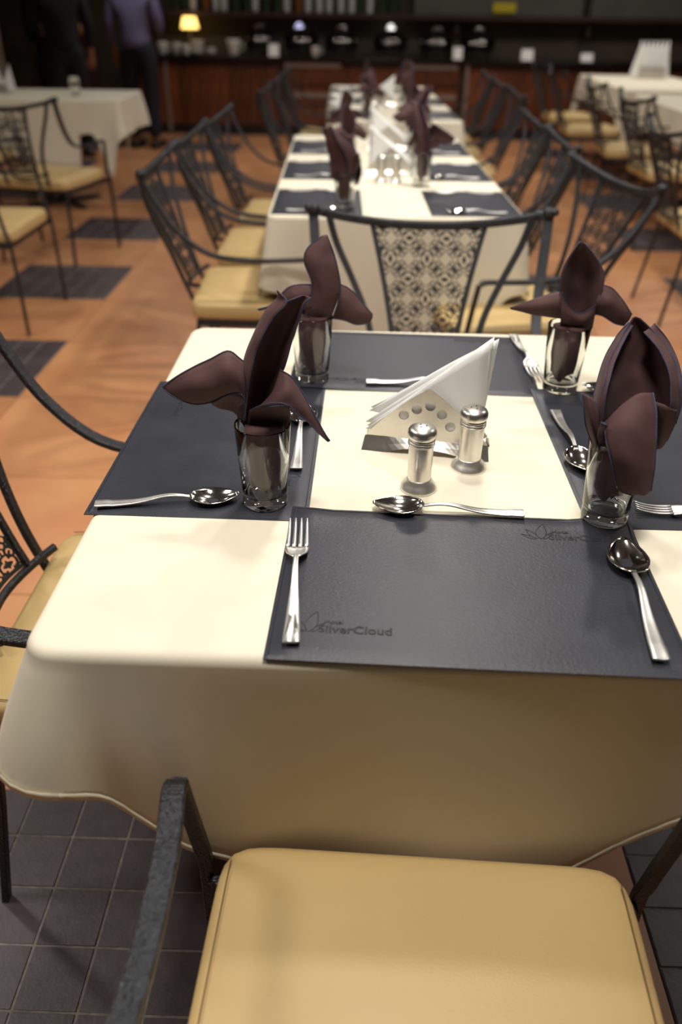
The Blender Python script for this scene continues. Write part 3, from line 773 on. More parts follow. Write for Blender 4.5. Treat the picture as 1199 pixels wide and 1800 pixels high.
petB = [
  [[(530, 565, -.006), (552, 562, -.012), (580, 562, -.006)], [(545, 528, -.006), (566, 534, -.020), (592, 530, -.008)], [(548, 498, -.006), (570, 506, -.022), (599, 505, -.010)],
   [(535, 462, -.002), (562, 470, -.016), (594, 472, -.006)], [(540, 437, .004), (562, 442, -.006), (586, 442, .002)], [(568, 414, .010), (571, 413, .010), (575, 413, .010)]],
  [[(596, 498, .004), (594, 528, -.010), (584, 560, 0)], [(615, 508, .0), (612, 538, -.018), (606, 563, -.010)], [(636, 530, -.004), (634, 552, -.016), (628, 571, -.012)], [(655, 552, -.008), (655, 558, -.010), (651, 567, -.010)]],
  [[(556, 500, .006), (545, 524, -.008), (535, 556, 0)], [(524, 500, .0), (524, 522, -.016), (526, 545, -.010)], [(503, 508, -.004), (505, 524, -.012), (509, 538, -.010)], [(480, 534, -.006), (482, 537, -.008), (486, 540, -.008)], [(452, 544, -.008), (453, 544.5, -.008), (455, 545.5, -.008)]],
  [[(518, 530, .006), (530, 526, -.020), (545, 524, -.022)], [(522, 548, .006), (534, 545, -.020), (548, 542, -.022)]],
]
petC = [
  [[(984, 560, -.004), (1000, 562, .016), (1020, 562, .020), (1045, 556, -.002)], [(984, 518, -.010), (1003, 522, .018), (1026, 524, .024), (1055, 520, -.008)], [(988, 480, -.010), (1006, 482, .016), (1032, 484, .022), (1062, 482, -.008)],
   [(1003, 448, -.004), (1014, 448, .010), (1030, 450, .014), (1047, 452, -.004)], [(1019, 425, .004), (1021, 424, .006), (1024, 424, .006), (1028, 427, .004)]],
  [[(984, 512, -.012), (986, 545, -.020), (984, 578, .002)], [(1000, 540, -.016), (1003, 560, -.024), (1004, 586, .004)], [(1022, 551, -.018), (1024, 566, -.024), (1026, 586, .004)], [(1048, 535, -.016), (1046, 555, -.018), (1042, 576, .002)]],
  [[(990, 512, -.004), (986, 534, -.020), (992, 560, -.008)], [(962, 518, -.008), (962, 537, -.024), (966, 557, -.010)], [(930, 530, -.012), (931, 541, -.018), (934, 552, -.012)], [(896, 541, -.014), (897, 542, -.014), (899, 543, -.014)]],
  [[(1058, 500, .006), (1048, 528, -.012), (1040, 552, -.004)], [(1078, 508, .0), (1070, 534, -.020), (1060, 556, -.008)], [(1098, 532, -.004), (1090, 552, -.016), (1080, 568, -.010)], [(1111, 553, -.010), (1106, 563, -.012), (1098, 573, -.012)]],
]
petD = [
  [[(1046, 792, .004), (1075, 790, .024), (1105, 790, .028), (1140, 785, .020), (1162, 785, .0)], [(1056, 735, -.012), (1085, 738, .022), (1120, 738, .032), (1158, 736, .022), (1184, 738, -.006)],
   [(1060, 685, -.018), (1090, 686, .020), (1125, 686, .030), (1165, 685, .020), (1195, 688, -.012)], [(1070, 640, -.014), (1098, 642, .014), (1128, 642, .022), (1162, 642, .014), (1190, 645, -.010)],
   [(1088, 600, -.006), (1105, 602, .008), (1128, 604, .014), (1152, 604, .008), (1172, 610, -.006)], [(1104, 572, 0), (1112, 572, .006), (1122, 573, .008), (1134, 574, .004), (1146, 580, 0)], [(1113, 557, .004), (1115, 556, .004), (1118, 556, .004), (1121, 557, .004), (1124, 559, .004)]],
  [[(1034, 786, .018), (1040, 788, -.004), (1052, 795, -.016)], [(1040, 728, .018), (1048, 730, -.008), (1060, 736, -.020)], [(1046, 684, .016), (1054, 686, -.010), (1066, 690, -.024)],
   [(1060, 638, .012), (1066, 640, -.008), (1078, 645, -.020)], [(1080, 598, .006), (1085, 600, -.004), (1094, 604, -.010)], [(1105, 566, .004), (1108, 568, .002), (1112, 572, 0)]],
  [[(1150, 568, .006), (1140, 578, .0), (1132, 584, -.006)], [(1178, 604, .002), (1168, 608, -.008), (1158, 614, -.014)], [(1196, 650, -.004), (1186, 652, -.014), (1176, 654, -.020)], [(1200, 700, -.004), (1190, 702, -.014), (1180, 702, -.020)], [(1188, 745, .002), (1180, 742, -.006), (1172, 736, -.012)]],
  [[(1062, 742, -.020), (1092, 712, -.014), (1120, 692, -.006), (1148, 690, .004)], [(1066, 775, -.040), (1094, 752, -.044), (1124, 735, -.036), (1154, 724, -.020)], [(1076, 820, -.050), (1100, 808, -.060), (1128, 800, -.058), (1154, 780, -.044)],
   [(1088, 860, -.052), (1106, 856, -.062), (1128, 856, -.062), (1149, 834, -.050)], [(1112, 870, -.052), (1120, 869, -.056), (1132, 870, -.056), (1144, 862, -.050)]],
  [[(1150, 706, -.006), (1168, 712, -.028), (1188, 720, -.018)], [(1154, 745, -.018), (1170, 748, -.026), (1186, 742, -.008)], [(1154, 790, -.016), (1162, 788, -.016), (1172, 774, .004)]],
  [[(1022, 690, .004), (1034, 696, -.010), (1046, 704, -.006)], [(1026, 716, -.004), (1038, 722, -.018), (1054, 730, -.012)], [(1030, 748, -.006), (1044, 755, -.020), (1062, 765, -.010)], [(1044, 788, .0), (1052, 792, -.012), (1062, 795, -.006)]],
  [[(1068, 748, -.040), (1060, 765, -.034), (1066, 790, -.010)], [(1056, 742, -.030), (1050, 766, -.026), (1058, 792, -.010)]],
]
for q in (0, 1, 2):
    petD[q] = [[(p[0], p[1], p[2] + 0.055 * sm(740, 560, p[1]) * (1 if p[1] < 740 else 0)) for p in row] for row in petD[q]]
nA = make_napkin(petA, YA, (*gpos['left'], 0.7530), 'brown cloth napkin with wide left wing, in the tumbler on the left placemat', 0.019, 0.4)
nB = make_napkin(petB, YB, (*gpos['farleft'], 0.7530), 'brown cloth napkin with one upright petal, in the far left tumbler', 0.019, 1.4)
nC = make_napkin(petC, YC, (*gpos['farright'], 0.7548), 'brown cloth napkin with dark hollow hood and pointed wings, in the far right tumbler', 0.021, 2.6)
nD = make_napkin(petD, YD, (*gpos['right'], 0.7560), 'largest brown cloth napkin, hooded with a tongue drooping over the front right tumbler', 0.034, 3.5)

# ------------------------------------------------------------------ napkin holder, paper napkins, shakers
def holder_mesh_plate():
    hs = [(-0.036, 0.060), (-0.017, 0.071), (0.003, 0.078), (0.021, 0.066), (0.035, 0.047)]
    def F(x, z):
        ax = abs(x); top = 0.105 - 0.9 * ax * (0.55 + 2.6 * ax)  # pointed arch
        top = 0.106 - 0.62 * ax - 3.0 * ax * ax
        f = max(z - top, 0.022 - z, ax - 0.094)
        for a, b in hs: f = max(f, 0.0078 - math.hypot(x - a, z - b))
        return f
    return field_plate(F, -0.097, 0.097, 0.019, 0.108, 0.0016, lambda x, z, s: (x, s * 0.0006, z), 0.001)
def make_holder(loc, rz, lab):
    t = thing('napkin_holder', lab, 'napkin holder', loc, rz, None)
    me = holder_mesh_plate()
    for s in (-1, 1):
        o = obj('plate', me, M['steel_worn'], t, smooth=False); o.location = (0, s * 0.014, 0)
        # flared foot with arched underside
        bm = new(); G = []
        for k in range(21):
            x = -0.094 + 0.188 * k / 20; zb = 0.012 * max(0, 1 - (x / 0.062) ** 2) + 0.0
            G.append([(x * 1.0, s * (0.0155), 0.0215), (x * 1.02, s * (0.0215), (0.0215 + zb) * .5), (x * 1.04, s * (0.0275), zb)])
        grid(bm, G); thicken(bm, 0.001); obj('foot', bm, M['steel_worn'], t, smooth=False)
    bm = new(); box(bm, (0, 0, 0.0222), (0.180, 0.028, 0.0012)); obj('tray', bm, M['steel_worn'], t, smooth=False)
    return t
HR = math.atan2(-0.029, 0.188)
HX, HY, HZ = -0.012, 0.012, 0.7506
make_holder((HX, HY, HZ), HR, 'steel napkin holder with five round holes, nearest, filled with white paper napkins')
def paper_napkin(tri, lab, loc, rz, yoff, group, lean=0.06, flip=1):
    """tri: outline (x,z) of the folded sheet"""
    bm = new(); P = [Vector((p[0] * flip, 0, p[1])) for p in tri]; c = sum(P, Vector()) / len(P)
    def bend(v): return Vector((v.x, yoff + lean * max(0, v.z - 0.05) + 0.004 * math.sin(v.x * 40 + yoff * 900) * max(0, v.z - 0.03) * 10, v.z))
    n = 10; G = []
    A, B, D = P[0], P[1], P[2]        # left, top, right
    for i in range(n + 1):
        s = A.lerp(B, i / n); e = A.lerp(D, i / n) if i else A
        row = [bend(s.lerp(e, k / n)) for k in range(n + 1)]; G.append(row)
    grid(bm, G); bmesh.ops.remove_doubles(bm, verts=bm.verts[:], dist=0.0001); thicken(bm, 0.0009)
    o = obj('paper_napkin', bm, M['paper']); o.location = loc; o.rotation_euler = (0, 0, rz)
    return tag(o, lab, 'paper napkin', group)
PN = ['front sheet of the white paper napkins in the nearest holder', 'second white paper napkin in the nearest holder', 'middle white paper napkin in the nearest holder',
      'fourth white paper napkin in the nearest holder', 'rearmost white paper napkin in the nearest holder']
for k in range(5):
    tri = [(-0.094 + 0.001 * k - (0.004 if k == 2 else 0), 0.030 + 0.0035 * k + (0.014 if k > 2 else 0)), (0.078 + 0.0035 * k - (0.004 if k == 3 else 0), 0.180 + 0.0015 * (k % 3)), (0.084 - 0.001 * k, 0.030)]
    paper_napkin(tri, PN[k], (HX, HY, HZ), HR, -0.0124 + 0.0050 * k, 'white paper napkins in the nearest holder')
def make_shaker():
    t = thing('salt_shaker', 'x', 'shaker')
    bm = new(); lathe(bm, [(0, 0), (0.0262, 0), (0.0268, 0.0015), (0.0262, 0.0035), (0.0225, 0.009), (0.0175, 0.0155), (0.0172, 0.0175), (0, 0.0175)], 40); obj('base', bm, M['steel_brushed'], t)
    bm = new(); lathe(bm, [(0, 0.017), (0.0168, 0.017), (0.0176, 0.070), (0, 0.070)], 40); sharp(obj('body', bm, M['steel_worn'], t))
    bm = new()
    for z in (0.0695, 0.0735, 0.0775): lathe(bm, [(0.0165, z), (0.0186, z + 0.0006), (0.0190, z + 0.0016), (0.0186, z + 0.0026), (0.0165, z + 0.0032)], 40)
    obj('ring_band', bm, M['steel_worn'], t)
    bm = new(); lathe(bm, [(0, 0.0795), (0.0175, 0.0795), (0.0196, 0.082), (0.0204, 0.086), (0.0200, 0.0905), (0.0180, 0.0945), (0.012, 0.0975), (0, 0.0985)], 40); cp_ = obj('cap', bm, M['steel_worn'], t)
    for a in range(3):
        an = a * 2.1; bm = new(); lathe(bm, [(0, 0.0), (0.0011, 0.0), (0.0011, 0.0006), (0, 0.0006)], 8, (0.005 * math.cos(an), 0.005 * math.sin(an), 0.0979)); obj('hole', bm, M['dark_hole'], cp_)
    return t
SK = make_shaker(); SK.location = (-0.030, -0.110, 0.7506); SK['label'] = 'steel salt shaker standing nearer, left of the other one'; SK['group'] = 'shakers on the nearest table'
sk2 = dup(SK, (0.048, -0.046, 0.7506), 1.0, 'steel pepper shaker standing further back, right of the other, before the napkin holder', 'shakers on the nearest table')
sk2.name = 'pepper_shaker'

# ------------------------------------------------------------------ wrought-iron chairs (local: faces +y, seat centre at origin)
def rail_y(x): return -0.33 - 0.055 * (1 - (x / 0.305) ** 2)
def rail_z(x): return 0.886 - 0.046 * (1 - (x / 0.305) ** 2)
PV0, PV1 = 0.50, 0.842
def panel_hw(v): return 0.076 + 0.070 * max(0.0, (v - PV0) / (PV1 - PV0)) ** 1.35
def make_panel_mesh():
    A = 0.098
    def sd(u, v):
        u = abs(u); hw = panel_hw(v); e = hw - u - 0.0
        top = rail_z(u)
        if e < -0.001 or v > top + 0.004 or v < PV0 - 0.004: return 0.003
        vv = v - 0.565
        # lattice of crosses, stars, rings and scrolls
        f = 1.0
        cu = (u + A / 2) % A - A / 2; cv = (vv + A / 2) % A - A / 2
        cu2 = (u) % A - A / 2; cv2 = (vv) % A - A / 2
        for (a, b, rot) in ((cu, cv, 0), (cu2, cv2, 1)):
            aa, bb = (a, b) if rot else (b, a)
            r = math.hypot(aa * 0.85, bb)
            f = min(f, abs(r - 0.0165) - 0.0013)                           # oval ring round each cross
            f = min(f, max(abs(aa) + 2.4 * abs(bb) - 0.013, -1), max(2.4 * abs(aa) + abs(bb) - 0.0085, -1))   # cross
            f = min(f, abs(math.hypot(abs(a) - 0.0165, abs(b) - 0.0165) - 0.0088) - 0.0013)  # scrolls
            f = min(f, abs(math.hypot(abs(a) - 0.031, abs(b) - 0.0105) - 0.0062) - 0.0012, abs(math.hypot(abs(a) - 0.0105, abs(b) - 0.031) - 0.0062) - 0.0012)
            f = min(f, max(abs(abs(a) - abs(b)) * 0.7 - 0.0011, 0.010 - math.hypot(a, b), math.hypot(a, b) - 0.026))
        d = math.hypot(abs(cu) - A / 4, abs(cv) - A / 4)
        th = math.atan2(abs(cv) - A / 4, abs(cu) - A / 4)
        f = min(f, d - 0.0072 * (1 + 0.30 * math.cos(4 * th)))             # stars
        f = min(f, max(min(abs(cu), abs(cu2)) - 0.0009, 0.018 - abs(min(abs(cv), abs(cv2)))))
        f = min(f, e - 0.0035, top + 0.003 - v - 0.006 if v > PV1 - 0.06 else 1, v - PV0 - 0.004)
        return f
    def warp(u, v, s):
        t = (v - PV0) / (PV1 - PV0)
        y = (-0.262 + 0.020 * (u / 0.08) ** 2 * (1 - t)) * (1 - t) + (rail_y(u)) * t + s * 0.0012
        return (u, y, v)
    return field_plate(sd, -0.150, 0.150, PV0 - 0.002, 0.876, 0.0021, warp, 0.002)
def make_chair():
    t = thing('iron_armchair', 'x', 'chair')
    # cushion
    bm = new(); n = 20; w, d, zt, th = 0.485, 0.46, 0.478, 0.058
    def ss(u, p): return math.copysign(abs(u) ** p, u)
    rings = []
    prof = [(0.0, 1.0, 0), (0.35, 1.0, 0), (0.65, 1.0, 0), (0.85, 0.99, 0), (0.95, 0.96, 0), (0.985, 0.90, 0), (1.0, 0.78, 0), (1.0, 0.20, 0), (0.985, 0.06, 0), (0.95, 0.0, 0), (0.0, 0.0, 0)]
    N_ = 120
    for (r, h, _) in prof:
        row = []
        for i in range(N_):
            a = 2 * PI * i / N_ + 0.001; k = (abs(math.cos(a)) ** 13 + abs(math.sin(a)) ** 13) ** (-1 / 13)
            x, y = w / 2 * k * math.cos(a) * r, d / 2 * k * math.sin(a) * r
            if y < 0: x *= 1 - 0.05 * (-y / (d / 2))
            crown = 0.010 * (1 - min(1, r) ** 2.5) if h > 0.5 else 0
            row.append((x, y, zt - th + th * h - 0.008 + crown))
        rings.append(row)
    VR = [[bm.verts.new(p) for p in row] for row in rings[1:-1]]
    for a, b in zip(VR, VR[1:]):
        for i in range(N_): bm.faces.new((a[i], a[(i + 1) % N_], b[(i + 1) % N_], b[i]))
    c = bm.verts.new((0, 0, zt + 0.002)); c2 = bm.verts.new((0, 0, zt - th - 0.008))
    for i in range(N_): bm.faces.new((c, VR[0][(i + 1) % N_], VR[0][i])); bm.faces.new((c2, VR[-1][i], VR[-1][(i + 1) % N_]))
    bmesh.ops.recalc_face_normals(bm, faces=bm.faces[:])
    seat = obj('seat_cushion', bm, M['seat'], t)
    bm = new()
    for s in (-1, 1):
        P = [];
        for k in range(25):
            y = -d / 2 * 0.90 + d * 0.885 * k / 24
            x = s * (w / 2 * 0.945) * (1 - 0.05 * max(0, -y / (d / 2))) * (1 - 0.006 * max(0, (abs(y) - 0.17) / 0.04) ** 2)
            P.append((x, y, zt - 0.0052 - 0.0002))
        bm = new(); tube(bm, P, 0.0009, 5); obj('seam', bm, M['seam'], seat)
    # frame under the cushion
    bm = new(); zf = 0.402
    for s in (-1, 1): bar(bm, [(s * 0.225, -0.20, zf), (s * 0.240, 0.215, zf)], 0.012, 0.022, (1, 0, 0))
    bar(bm, [(-0.262, 0.213, zf), (0.262, 0.213, zf)], 0.012, 0.022, (0, 1, 0)); bar(bm, [(-0.225, -0.20, zf), (0.225, -0.20, zf)], 0.012, 0.022, (0, 1, 0))
    obj('seat_frame', bm, M['iron'], t, smooth=False)
    for s in (-1, 1):
        A_ = crom([(s * 0.302, -0.335, 0.884), (s * 0.294, -0.295, 0.80), (s * 0.282, -0.235, 0.712), (s * 0.269, -0.145, 0.644), (s * 0.262, -0.02, 0.622), (s * 0.266, 0.10, 0.625), (s * 0.274, 0.165, 0.630), (s * 0.275, 0.184, 0.624)], 5)
        bm = new(); bar(bm, A_, 0.0255, 0.011, (1, 0, 0)); sharp(obj('arm', bm, M['iron'], t), 40)
        L_ = crom([(s * 0.275, 0.189, 0.622), (s * 0.272, 0.197, 0.57), (s * 0.264, 0.212, 0.46), (s * 0.266, 0.226, 0.38), (s * 0.272, 0.232, 0.0)], 4)
        bm = new(); bar(bm, L_, 0.019, 0.011, (1, 0, 0)); sharp(obj('leg', bm, M['iron'], t), 40)
        bm = new(); bar(bm, [(s * 0.215, -0.205, 0.41), (s * 0.222, -0.225, 0.25), (s * 0.235, -0.262, 0.0)], 0.018, 0.012, (1, 0, 0)); sharp(obj('leg', bm, M['iron'], t), 40)
        P_ = crom([(s * 0.262, rail_y(0.262) + 0.004, 0.872), (s * 0.240, -0.338, 0.80), (s * 0.196, -0.318, 0.71), (s * 0.156, -0.290, 0.62), (s * 0.135, -0.258, 0.52), (s * 0.128, -0.215, 0.405)], 5)
        bm = new(); bar(bm, P_, 0.017, 0.012, (1, 0, 0)); sharp(obj('back_post', bm, M['iron'], t), 40)
    R_ = [(x, rail_y(x), rail_z(x)) for x in [-0.305 + 0.61 * k / 28 for k in range(29)]]
    bm = new(); bar(bm, R_, 0.020, 0.020, (0, 0, 1)); rl = sharp(obj('top_rail', bm, M['iron'], t), 40)
    for s in (-1, 1):
        bm = new()
        for (dx, rr) in ((0.0, 0.0165), (-0.024, 0.0135), (0.014, 0.011)):
            x = s * (0.300 + dx); r_ = bmesh.ops.create_icosphere(bm, subdivisions=2, radius=rr, matrix=Matrix.Translation((x, rail_y(x), rail_z(x) + 0.003)))
        obj('finial', bm, M['iron'], rl)
    pn = obj('lattice_panel', make_panel_mesh(), M['iron_panel'], t, smooth=False)
    bm = new()
    for s in (-1, 1):
        P = []
        for k in range(15):
            v = PV0 + (0.858 - PV0) * k / 14; tt = (v - PV0) / (PV1 - PV0); u = s * (panel_hw(v) + 0.002)
            P.append((u, (-0.262 + 0.020 * (u / 0.08) ** 2 * (1 - tt)) * (1 - tt) + rail_y(u) * tt, v))
        bar(bm, P, 0.013, 0.011, (1, 0, 0))
    P = [(x, -0.262 + 0.020 * (x / 0.08) ** 2, PV0 - 0.02 * (1 - (x / 0.13) ** 2)) for x in [-0.13 + 0.26 * k / 12 for k in range(13)]]
    bar(bm, P, 0.013, 0.011, (0, 0, 1)); sharp(obj('panel_frame', bm, M['iron'], pn), 40)
    return t
CH = make_chair(); _ch = [False]
def chair(x, y, face, lab, group):
    """face: heading angle of the sitter, 0 = +y, positive turns left"""
    if not _ch[0]:
        CH.location = (x, y, 0); CH.rotation_euler = (0, 0, face); CH['label'] = lab; CH['group'] = group; _ch[0] = True; return CH
    return dup(CH, (x, y, 0), face, lab, group)
gn = 'black iron armchairs with tan seats'
chair(-0.034, -0.729, -0.034, 'tan-cushioned black iron armchair cut off at the bottom, before the nearest table', gn)
chair(-0.448, -0.055, -PI / 2, 'black iron armchair at the left side of the nearest table, cut by the frame edge', gn)
chair(0.055, 0.725, PI, 'black iron armchair with lattice back, centred between the nearest and second tables, facing the camera', gn)
nmr = ['nearest', 'second', 'third', 'fourth', 'fifth', 'sixth']
for i, (x, y, r) in enumerate([(-0.475, 1.80, 0.04), (-0.485, 2.44, 0.0), (-0.475, 3.06, -0.03)]):
    chair(x, y, -PI / 2 + r, 'black iron armchair on the left of the second table, %s from the camera' % nmr[i], gn)
for i, (x, y, r) in enumerate([(-0.40, 4.42, 0), (-0.39, 5.15, 0.03), (-0.40, 5.95, 0)]):
    chair(x, y, -PI / 2 + r, 'blurred black iron armchair on the left of the farthest middle table, %s' % nmr[i], gn)
for i, (x, y, r) in enumerate([(0.36, 1.63, 0.22), (0.34, 2.46, 0.0), (0.35, 3.10, 0.03)]):
    chair(x, y, PI / 2 + r, 'black iron armchair on the right of the second table, %s from the camera' % nmr[i], gn)
for i, (x, y, r) in enumerate([(0.47, 4.46, 0), (0.46, 5.15, 0.0), (0.47, 5.90, 0)]):
    chair(x, y, PI / 2 + r, 'blurred black iron armchair on the right of the farthest middle table, %s' % nmr[i], gn)
chair(-1.97, 3.93, -0.20, 'black iron armchair in front of the left background table, its back to the camera', gn)
chair(-1.89, 2.75, -PI / 2, 'black iron armchair at the left frame edge, only its front legs and seat corner showing', gn)
chair(-2.75, 4.6, -0.1, 'black iron armchair at far left, partly outside the frame beside the left table', gn)
for i, (x, y, r) in enumerate([(1.62, 3.05, 0.0), (1.88, 4.55, 0.06), (1.86, 5.45, -0.04), (1.80, 6.55, 0.0), (1.82, 7.45, 0.05)]):
    chair(x, y, -PI / 2 + r, 'black iron armchair facing the right background tables, %s from the camera' % nmr[i], gn)

# ------------------------------------------------------------------ settings on the second and third tables
def on(T, r, u, v): return (T[0] + u * math.cos(r) - v * math.sin(r), T[1] + u * math.sin(r) + v * math.cos(r))
SIDE = {-1: 'left', 1: 'right'}
def setting(T, r, u, v, side, rank, tname, cut=True):
    x, y = on(T, r, u, v)
    far_mat(x, y, '%s placemat on the %s side of the %s table' % (rank, SIDE[side], tname), r)
    if cut:
        a = on(T, r, u - 0.10 * side * -1, v - 0.17); b = on(T, r, u + 0.10 * side * -1, v - 0.165)
        cutlery(SP, *(a if side < 0 else a), *(b), 'blurred steel spoon near the %s %s placemat of the %s table' % (rank, SIDE[side], tname), 'cutlery on the %s table' % tname, 0.7534)
        a = on(T, r, u + 0.11 * side, v + 0.16); b = on(T, r, u - 0.10 * side, v + 0.165)
        cutlery(FK, *a, *b, 'blurred steel fork on the %s %s placemat of the %s table' % (rank, SIDE[side], tname), 'cutlery on the %s table' % tname, 0.7534)
for i, v in enumerate((-0.72, -0.10, 0.52)):
    setting(T2, T2r, -0.262, v, -1, nmr[i], 'second'); setting(T2, T2r, 0.262, v, 1, nmr[i], 'second')
for i, v in enumerate((-0.86, -0.05, 0.75)):
    setting(T3, T3r, -0.245, v, -1, nmr[i], 'farthest'); setting(T3, T3r, 0.245, v, 1, nmr[i], 'farthest')
protos = [nB, nD, nA, nC]
def far_glass(x, y, pr, rz, where, s=1.0):
    dup(GL, (x, y, 0.7532), rz, 'blurred tumbler %s' % where, 'tumblers on the far tables', s)
    dup(pr, (x, y, 0.7532), rz, 'dark brown napkin in the tumbler %s' % where, 'brown napkins on the far tables', s)
far_glass(-0.180, 1.715, nD, 2.3, 'nearest on the left of the second table')
far_glass(-0.195, 2.36, nC, 0.6, 'second on the left of the second table')
far_glass(-0.190, 2.98, nB, 3.0, 'third on the left of the second table')
far_glass(0.098, 2.15, nA, 2.6, 'nearest on the right of the second table')
far_glass(0.110, 2.78, nA, 0.3, 'second on the right of the second table')
far_glass(0.115, 3.33, nC, 0.5, 'third on the right of the second table')
far_glass(-0.11, 4.32, nB, 0.2, 'nearest on the left of the farthest table')
far_glass(0.14, 4.40, nC, 2.0, 'nearest on the right of the farthest table')
far_glass(-0.12, 5.2, nC, 1.0, 'second on the left of the farthest table')
far_glass(0.15, 5.3, nD, 0.0, 'second on the right of the farthest table')
def far_holder(x, y, rz, where, flip=1, s=1.0):
    h = make_holder((x, y, 0.7506), rz, 'steel napkin holder with white napkins, %s' % where)
    for k in range(4):
        tri = [(-0.094, 0.034 + 0.008 * k), (0.078 + 0.003 * k, 0.182), (0.084, 0.030)]
        paper_napkin(tri, 'white paper napkin, %s sheet, in the holder %s' % (['front', 'second', 'third', 'rear'][k], where), (x, y, 0.7506), rz, -0.008 + 0.0052 * k, 'white paper napkins %s' % where, flip=flip)
far_holder(-0.015, 2.36, 0.05, 'behind the shakers on the second table', -1)
far_holder(-0.01, 3.02, 0.0, 'further back on the second table', -1)
far_holder(-0.015, 4.98, 0.0, 'on the farthest middle table', 1)
for (x, y, w) in [(-0.052, 2.21, 'left of the pair on the second table'), (0.003, 2.21, 'right of the pair on the second table'),
                  (-0.02, 4.80, 'on the farthest middle table')]:
    dup(SK, (x, y, 0.7506), 0.5, 'small steel shaker, %s' % w, 'shakers on the far tables')
# white china on the left of the farthest table
for k, (x, y, s) in enumerate([(-0.30, 4.55, 1.0), (-0.30, 5.0, 1.0), (-0.29, 5.55, 1.1)]):
    bm = new(); lathe(bm, [(0, 0.0), (0.03, 0.0), (0.032, 0.003), (0.052, 0.055), (0.05, 0.055), (0.030, 0.006), (0, 0.005)], 20, (0, 0, 0))
    bmesh.ops.scale(bm, vec=(s, s, s), verts=bm.verts[:]); o = obj('bowl', bm, M['china']); o.location = (x, y, 0.754)
    tag(o, 'white bowl at the left edge of the farthest middle table, %s' % nmr[k], 'bowl', 'white bowls on the farthest middle table')
# white folded napkins in stands on the left and right background tables
def napkin_fan(x, y, z, s, lab, n=5, rz=0.0):
    t = thing('napkin_stand', lab + ' stand', 'napkin holder', (x, y, z), rz)
    bm = new(); box(bm, (0, 0, 0.006), (0.15 * s, 0.07 * s, 0.010), bev=0.002)
    for q in (-1, 1): box(bm, (0, q * 0.03 * s, 0.03 * s), (0.13 * s, 0.002, 0.05 * s))
    obj('tray', bm, M['steel_worn'], t, smooth=False)
    for k in range(n):
        a = -0.06 * s + 0.12 * s * k / (n - 1)
        tri = [(a - 0.05 * s, 0.012), (a * 1.3 + 0.01, 0.17 * s), (a + 0.05 * s, 0.012)]
        paper_napkin([(p[0], p[1]) for p in tri], 'white folded napkin, %s from the left, in %s stand' % (nmr[k] if k else 'first', lab) if k < 6 else 'rightmost white folded napkin in ' + lab + ' stand', (x, y, z), rz, (-0.02 + 0.01 * k) * s, 'white folded napkins in ' + lab + ' stand')
napkin_fan(-2.75, 5.35, 0.7512, 1.1, 'the left background table', 3)
napkin_fan(2.62, 7.85, 0.7512, 1.9, 'the far right background table', 7)
o = dup(GL, (-2.17, 5.25, 0.7512), 0, 'small gleaming glass on the left background table', 'tumblers on the far tables')

# ------------------------------------------------------------------ people by the counter
def skin_obj(name, J, E, root, mtl, parent, sub=2):
    """J: name -> (x,y,z,r); E: edges"""
    names = list(J); me = bpy.data.meshes.new(name)
    me.from_pydata([J[n][:3] for n in names], [(names.index(a), names.index(b)) for a, b in E], [])
    o = bpy.data.objects.new(name, me); C.objects.link(o)
    md = o.modifiers.new('skin', 'SKIN'); md.use_smooth_shade = True
    sv = me.skin_vertices[0].data
    for i, n in enumerate(names):
        r = J[n][3]; sv[i].radius = (r, r) if not isinstance(r, tuple) else r; sv[i].use_root = (n == root)
    ms = o.modifiers.new('sub', 'SUBSURF'); ms.levels = sub; ms.render_levels = sub
    dg = bpy.context.evaluated_depsgraph_get(); m2 = bpy.data.meshes.new_from_object(o.evaluated_get(dg))
    bpy.data.objects.remove(o)
    m2.shade_smooth(); return obj(name, m2, mtl, parent)
